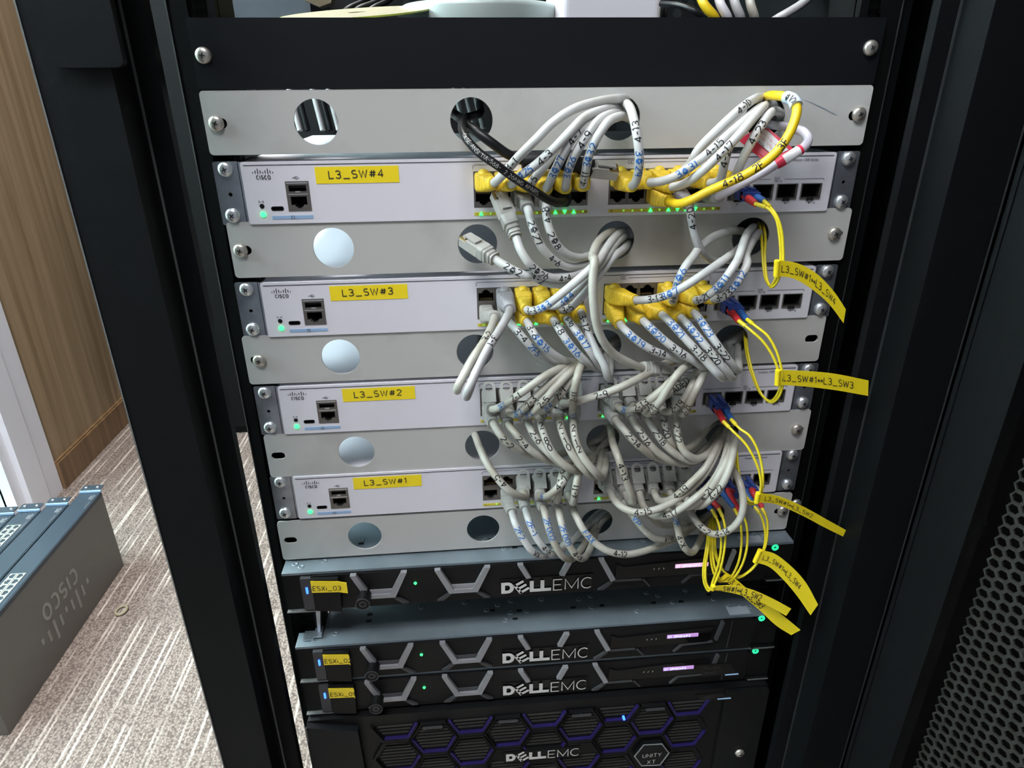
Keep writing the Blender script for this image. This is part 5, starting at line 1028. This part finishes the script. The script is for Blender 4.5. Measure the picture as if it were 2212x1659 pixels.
print_text(t, 'UNITY', .1193, 1 - .6680, .0052, .0007, -.0325, M['logo'], gap=.28, wide=1.1); print_text(t, 'XT', .1193, 1 - .6785, .0052, .0007, -.0325, M['logo'], gap=.4, wide=1.1)
mb = MB(); mb.prism([circ(.0851, 1 - .6103, .0013, 14)], 'y', -.0312, -.0270); mb.build('blue_led', M['blueled'], t)
screw(t, .2195, -.0315, 1 - .6769, True)
t = thing('rack_screw', 'single bright screw in the black right rail beside the lowest panel', 'screw', (.2470, 0, 1 - .3710)); o = screw(t, .2470, .0008, 1 - .3710)
# ================================================================== things on top shelf and inside
def at3(u, v, y): return at(u, v, y)
# disc
t = thing('compact_disc', 'dusty beige disc with yellow-green edge tilted against the round tin', 'disc', (-.14, .12, 1.05))
A_, B2 = at(605, 42, .10), at(925, 15, .14); c = (A_ + B2) / 2; ux = (B2 - A_).normalized(); R_ = (B2 - A_).length / 2
nn = V((-.10, -.16, 1)).normalized(); nn = (nn - ux * nn.dot(ux)).normalized(); uy = nn.cross(ux)
def discring(r0, r1, th, m, nm):
    mb = MB(); n = 64; vs = [c + ux * (cos(2 * pi * k / n) * r) + uy * (sin(2 * pi * k / n) * r) + nn * h for r, h in ((r1, th), (r1, -th), (r0, -th), (r0, th)) for k in range(n)]
    mb.add(vs, [(j * n + k, j * n + (k + 1) % n, ((j + 1) % 4) * n + (k + 1) % n, ((j + 1) % 4) * n + k) for j in range(4) for k in range(n)]); return mb.build(nm, m, t)
discring(.0075, R_ * .985, .0006, M['disc'], 'disc_face'); discring(R_ * .985, R_, .0006, M['discedge'], 'disc_edge')
# round tin
a, b = at(1208, 32, .16), at(860, 32, .16); cx = (a.x + b.x) / 2; rr = (a.x - b.x) / 2; t = thing('round_tin_lid', 'grey-green round tin lid lying on the black shelf', 'lid', (cx, .16, 1.0435))
mb = MB(); n = 64; ztin = at(1030, 14, .16 - 0).z; pr = [(rr, 1.0435), (rr, ztin - .0045), (rr * .985, ztin - .0020), (rr * .93, ztin), (rr * .2, ztin - .0006), (.0005, ztin - .0006)]
vs = [(cx + q * cos(2 * pi * k / n), .16 + q * sin(2 * pi * k / n), zz) for q, zz in pr for k in range(n)]
mb.add(vs, [(i * n + k, i * n + (k + 1) % n, (i + 1) * n + (k + 1) % n, (i + 1) * n + k) for i in range(len(pr) - 1) for k in range(n)], 0, True); mb.build('lid_shell', M['tin'], t)
# white box
a, b = at(1213, 30, .09), at(1430, 30, .09); t = thing('white_router', 'white plastic box standing on the black shelf beside the tin', 'router', ((a.x + b.x) / 2, .13, 1.0435))
mb = MB(); mb.prism([rrect(a.x, b.x, .09, .19, .006, 5)], 'z', 1.0435, 1.10); mb.build('case', M['router'], t)
mb = MB(); mb.box(a.x + .01, b.x - .01, .0893, .09, 1.085, 1.0865); mb.build('vent_slot', M['cislogo'], t)
for i, (p0, p1, p2, m, lab) in enumerate(((( 1505, -40), (1520, 8), (1545, 40), 'cy', 'yellow cable rising behind the black shelf front'), ((1548, -40), (1556, 8), (1572, 40), 'router', 'bright white cable rising behind the black shelf front'),
        ((1578, -40), (1588, 8), (1600, 40), 'cgrey', 'light grey cable second right of the bright white one on the shelf'), ((1618, -40), (1621, 8), (1630, 40), 'cg', 'dusty grey cable third right of the bright white one on the shelf'), ((1780, -40), (1730, 10), (1680, 40), 'cgrey', 'slanting grey cable at far right behind the shelf front'),
        ((1450, -40), (1441, 8), (1434, 40), 'ck', 'thin black cable dropping steeply beside the white box'))):
    yy = .07 + .008 * i; pts = spline([at(*p0, yy + .02), at(*p1, yy), at(*p2, yy), at(*p2, yy) + V((.004, .03, -.004))])
    t = thing('shelf_cable', lab, 'cable', tuple(pts[-1])); mb = MB(); mb.tube(pts, .0036 if m != 'ck' else .002, 12); mb.build('jacket', M[m], t)
t = thing('shelf_cable', 'black glossy cable arching right of the white box', 'cable', tuple(at(1432, 10, .06))); mb = MB(); mb.tube(spline([at(1428, 8, .08), at(1470, 12, .06), at(1500, 24, .05), at(1525, 42, .05)]), .0024, 10); mb.build('jacket', M['ck'], t)
# grey equipment on the left of the shelf, brown strip, perforated plate
a, b = at(478, 30, .30), at(672, 30, .30); t = thing('equipment_case', 'slate grey metal case at the back left of the top shelf', 'equipment', ((a.x + b.x) / 2, .36, 1.0435))
mb = MB(); mb.box(a.x, b.x, .30, .44, 1.0435, 1.22); mb.build('case', mat('slate_case', (.06, .07, .085), .5), t); mb = MB(); mb.box(a.x - .003, a.x, .296, .30, 1.0435, 1.16); mb.build('case_edge', M['edge'], t)
a, b = at(600, 0, .22), at(690, 14, .22); t = thing('wooden_strip', 'brown board strip hanging above the disc at upper left', 'board', ((a.x + b.x) / 2, .24, a.z))
mb = MB(); vs = [at(590, -30, .22), at(720, -30, .22), at(715, 6, .22), at(690, 15, .22)]; mb.add(vs + [v + V((0, .02, 0)) for v in vs], [(0, 1, 2, 3), (7, 6, 5, 4), (0, 4, 5, 1), (1, 5, 6, 2), (2, 6, 7, 3), (3, 7, 4, 0)]); mb.build('board', M['cardboard'], t)
for i, (u0, u1) in enumerate(((738, 800), (760, 830), (790, 850))):
    pts = spline([at(u1 + 25, -40, .3), at(u1 - 10, 0, .28), at(u0 + 10, 22, .27), at(u0 - 5, 45, .27)]); t = thing('shelf_cable', 'thin %s black cable of three slanting behind the disc' % ('left', 'middle', 'right')[i], 'cable', tuple(pts[-1]))
    mb = MB(); mb.tube(pts, .003, 10); mb.build('jacket', M['ck'], t)
t = thing('perforated_plate', 'dark plate with hexagonal vents behind the shelf items', 'vent plate', (-.06, .34, 1.05)); mb = MB(); P2 = .0155
a = at(820, 0, .34)
loops = [[(a.x, 1.05), (a.x + .52, 1.05), (a.x + .52, 1.30), (a.x, 1.30)]]
for i in range(24):
    for j in range(7):
        cx = a.x + .014 + i * P2 * .95; cz = 1.058 + j * P2 * 1.06 + (P2 * .53 if i % 2 else 0); loops.append(circ(cx, cz, P2 * .40, 6))
mb.prism(loops, 'y', .34, .342); mb.build('plate', M['cupboard'], t)
# cables in the dark behind the top panel
for i, (x, m) in enumerate(((-.178, 'cgrey'), (-.172, 'cupboard'), (-.160, 'cgrey'), (-.154, 'cupboard'), (-.1475, 'cgrey'))):
    pts = spline([V((x * 1.45, .34, 1.039)), V((x * 1.42 + .005, .32, .99)), V((x * 1.42 + .012, .31, .9555))])
    t = thing('hanging_cable', 'dark cable hanging behind the top left panel hole, number %s from left' % ('one', 'two', 'three', 'four', 'five')[i], 'cable', tuple(pts[-1]), 'cables behind the top panel'); mb = MB(); mb.tube(pts, .0032, 10); mb.build('jacket', M[m], t)
for i, x in enumerate((-.072, -.063, -.055)):
    pts = spline([V((x, .16, 1.039)), V((x + .004, .15, 1.01)), V((x + .014, .14, .965))]); t = thing('hanging_cable', 'grey strand seen through the second top hole, %s' % ('left', 'middle', 'right')[i], 'cable', tuple(pts[-1]), 'cables behind the top panel'); mb = MB(); mb.tube(pts, .0024, 10); mb.build('jacket', M['cgrey'], t)
# ================================================================== stack of switches on the carpet
def old_switch(i, x1, y0, y1, groups, lab):
    x0 = x1 - .0440; t = thing('network_switch', lab, 'network switch', ((x0 + x1) / 2, (y0 + y1) / 2, 0), 'spare switches standing on the carpet'); zt = .2000
    mb = MB(); mb.box(x0, x1, y0, y1, .0005, zt - .010); mb.build('case', M['cisgrey'], t)
    mb = MB(); mb.box(x0, x1, y0, y1, zt - .010, zt - .0008); mb.box(x0 + .002, x1 - .002, y0 + .002, y1 - .002, zt - .0008, zt); mb.build('faceplate', M['cisdark'], t)
    mb = MB(); ribbon(mb, [[(-.004, 0), (-.004, .022)]], .0007, flat((x1 - .002, y1 - .062, zt + .0003), (1, 0, 0), (0, 1, 0))); mb.build('printed_line', M['cislogo'], t, normals=False)
    cisco_logo(t, flat(((x0 + x1) / 2 + .008, y1 - .022, zt + .0004), (0, -1, 0), (1, 0, 0)), .0050, M['logo'], 'printed_logo')
    for ya, yb in groups:
        n = int((yb - ya) / .0148)
        for c in range(n):
            for r in (0, 1):
                o = use(PJ[r], 'port', t, (x0 + .0135 + r * .0140, yb - (c + .5) * .0148, zt + .0006)); o.rotation_euler = (-pi / 2, 0, pi / 2)
    # ear at the end
    mb = MB(); ys = y1; mb.prism([[(a, b) for a, b in rrect(x0 + .001, x1 - .001, ys, ys + .019, .003, 4)], circ(x0 + .010, ys + .010, .0030, 14), circ(x1 - .010, ys + .010, .0030, 14)], 'z', zt + .004, zt + .006)
    mb.build('rack_ear', M['cisdark'], t)
    mb = MB(); mb.box(x0 + .001, x1 + .001, ys - .004, ys + .0002, zt + .001, zt + .0048); mb.build('ear_edge', M['bstrip'], t)  # pale blue colour paints the shiny line along the ear
    for x in (x0 + .010, x1 - .010):
        o = use(SCR, 'screw', t, (x, ys + .010, zt + .0062)); o.rotation_euler = (-pi / 2, 0, 0); o.scale = (.6, .6, .6)
    return t
PJ = [jack_mesh(True, [M['portmetal'], M['hole'], M['gold']]), jack_mesh(False, [M['portmetal'], M['hole'], M['gold']])]
s1 = old_switch(0, -.8600, .345, .785, [(.400, .520), (.345, .39)], 'grey switch case standing upright on the carpet, nearest of four, logo on side')
old_switch(1, -.9070, .300, .742, [(.35, .44)], 'dark switch standing second in the carpet row, mostly plain face')
old_switch(2, -.9535, .290, .724, [(.48, .675), (.35, .46)], 'dark switch standing third in the carpet row, full of ports')
old_switch(3, -1.0000, .280, .716, [(.48, .680), (.35, .46)], 'dark switch standing farthest left in the carpet row by the window')
cisco_logo(s1, flat((-.8596, .568, .124), (0, -1, 0), (0, 0, -1)), .048, M['cislogo'], 'case_logo')
# litter
t = thing('plastic_ring', 'small translucent plastic ring lying on the striped carpet', 'plastic piece', (0, 0, 0))
d = FW + RX * ((263 - 1106) / FPX) + UP * ((829.5 - 1321) / FPX); g = CAM + d * (-CAM.z / d.z)
mb = MB(); n = 20
for k in range(n):
    pass
ring = [V((g.x + .010 * cos(2 * pi * k / n), g.y + .013 * sin(2 * pi * k / n), .0035)) for k in range(n + 1)]
mb.tube(ring, .0030, 8, cap=False); t.location = (g.x, g.y, 0); mb.build('ring', M['disc'], t)
bpy.context.view_layer.update()
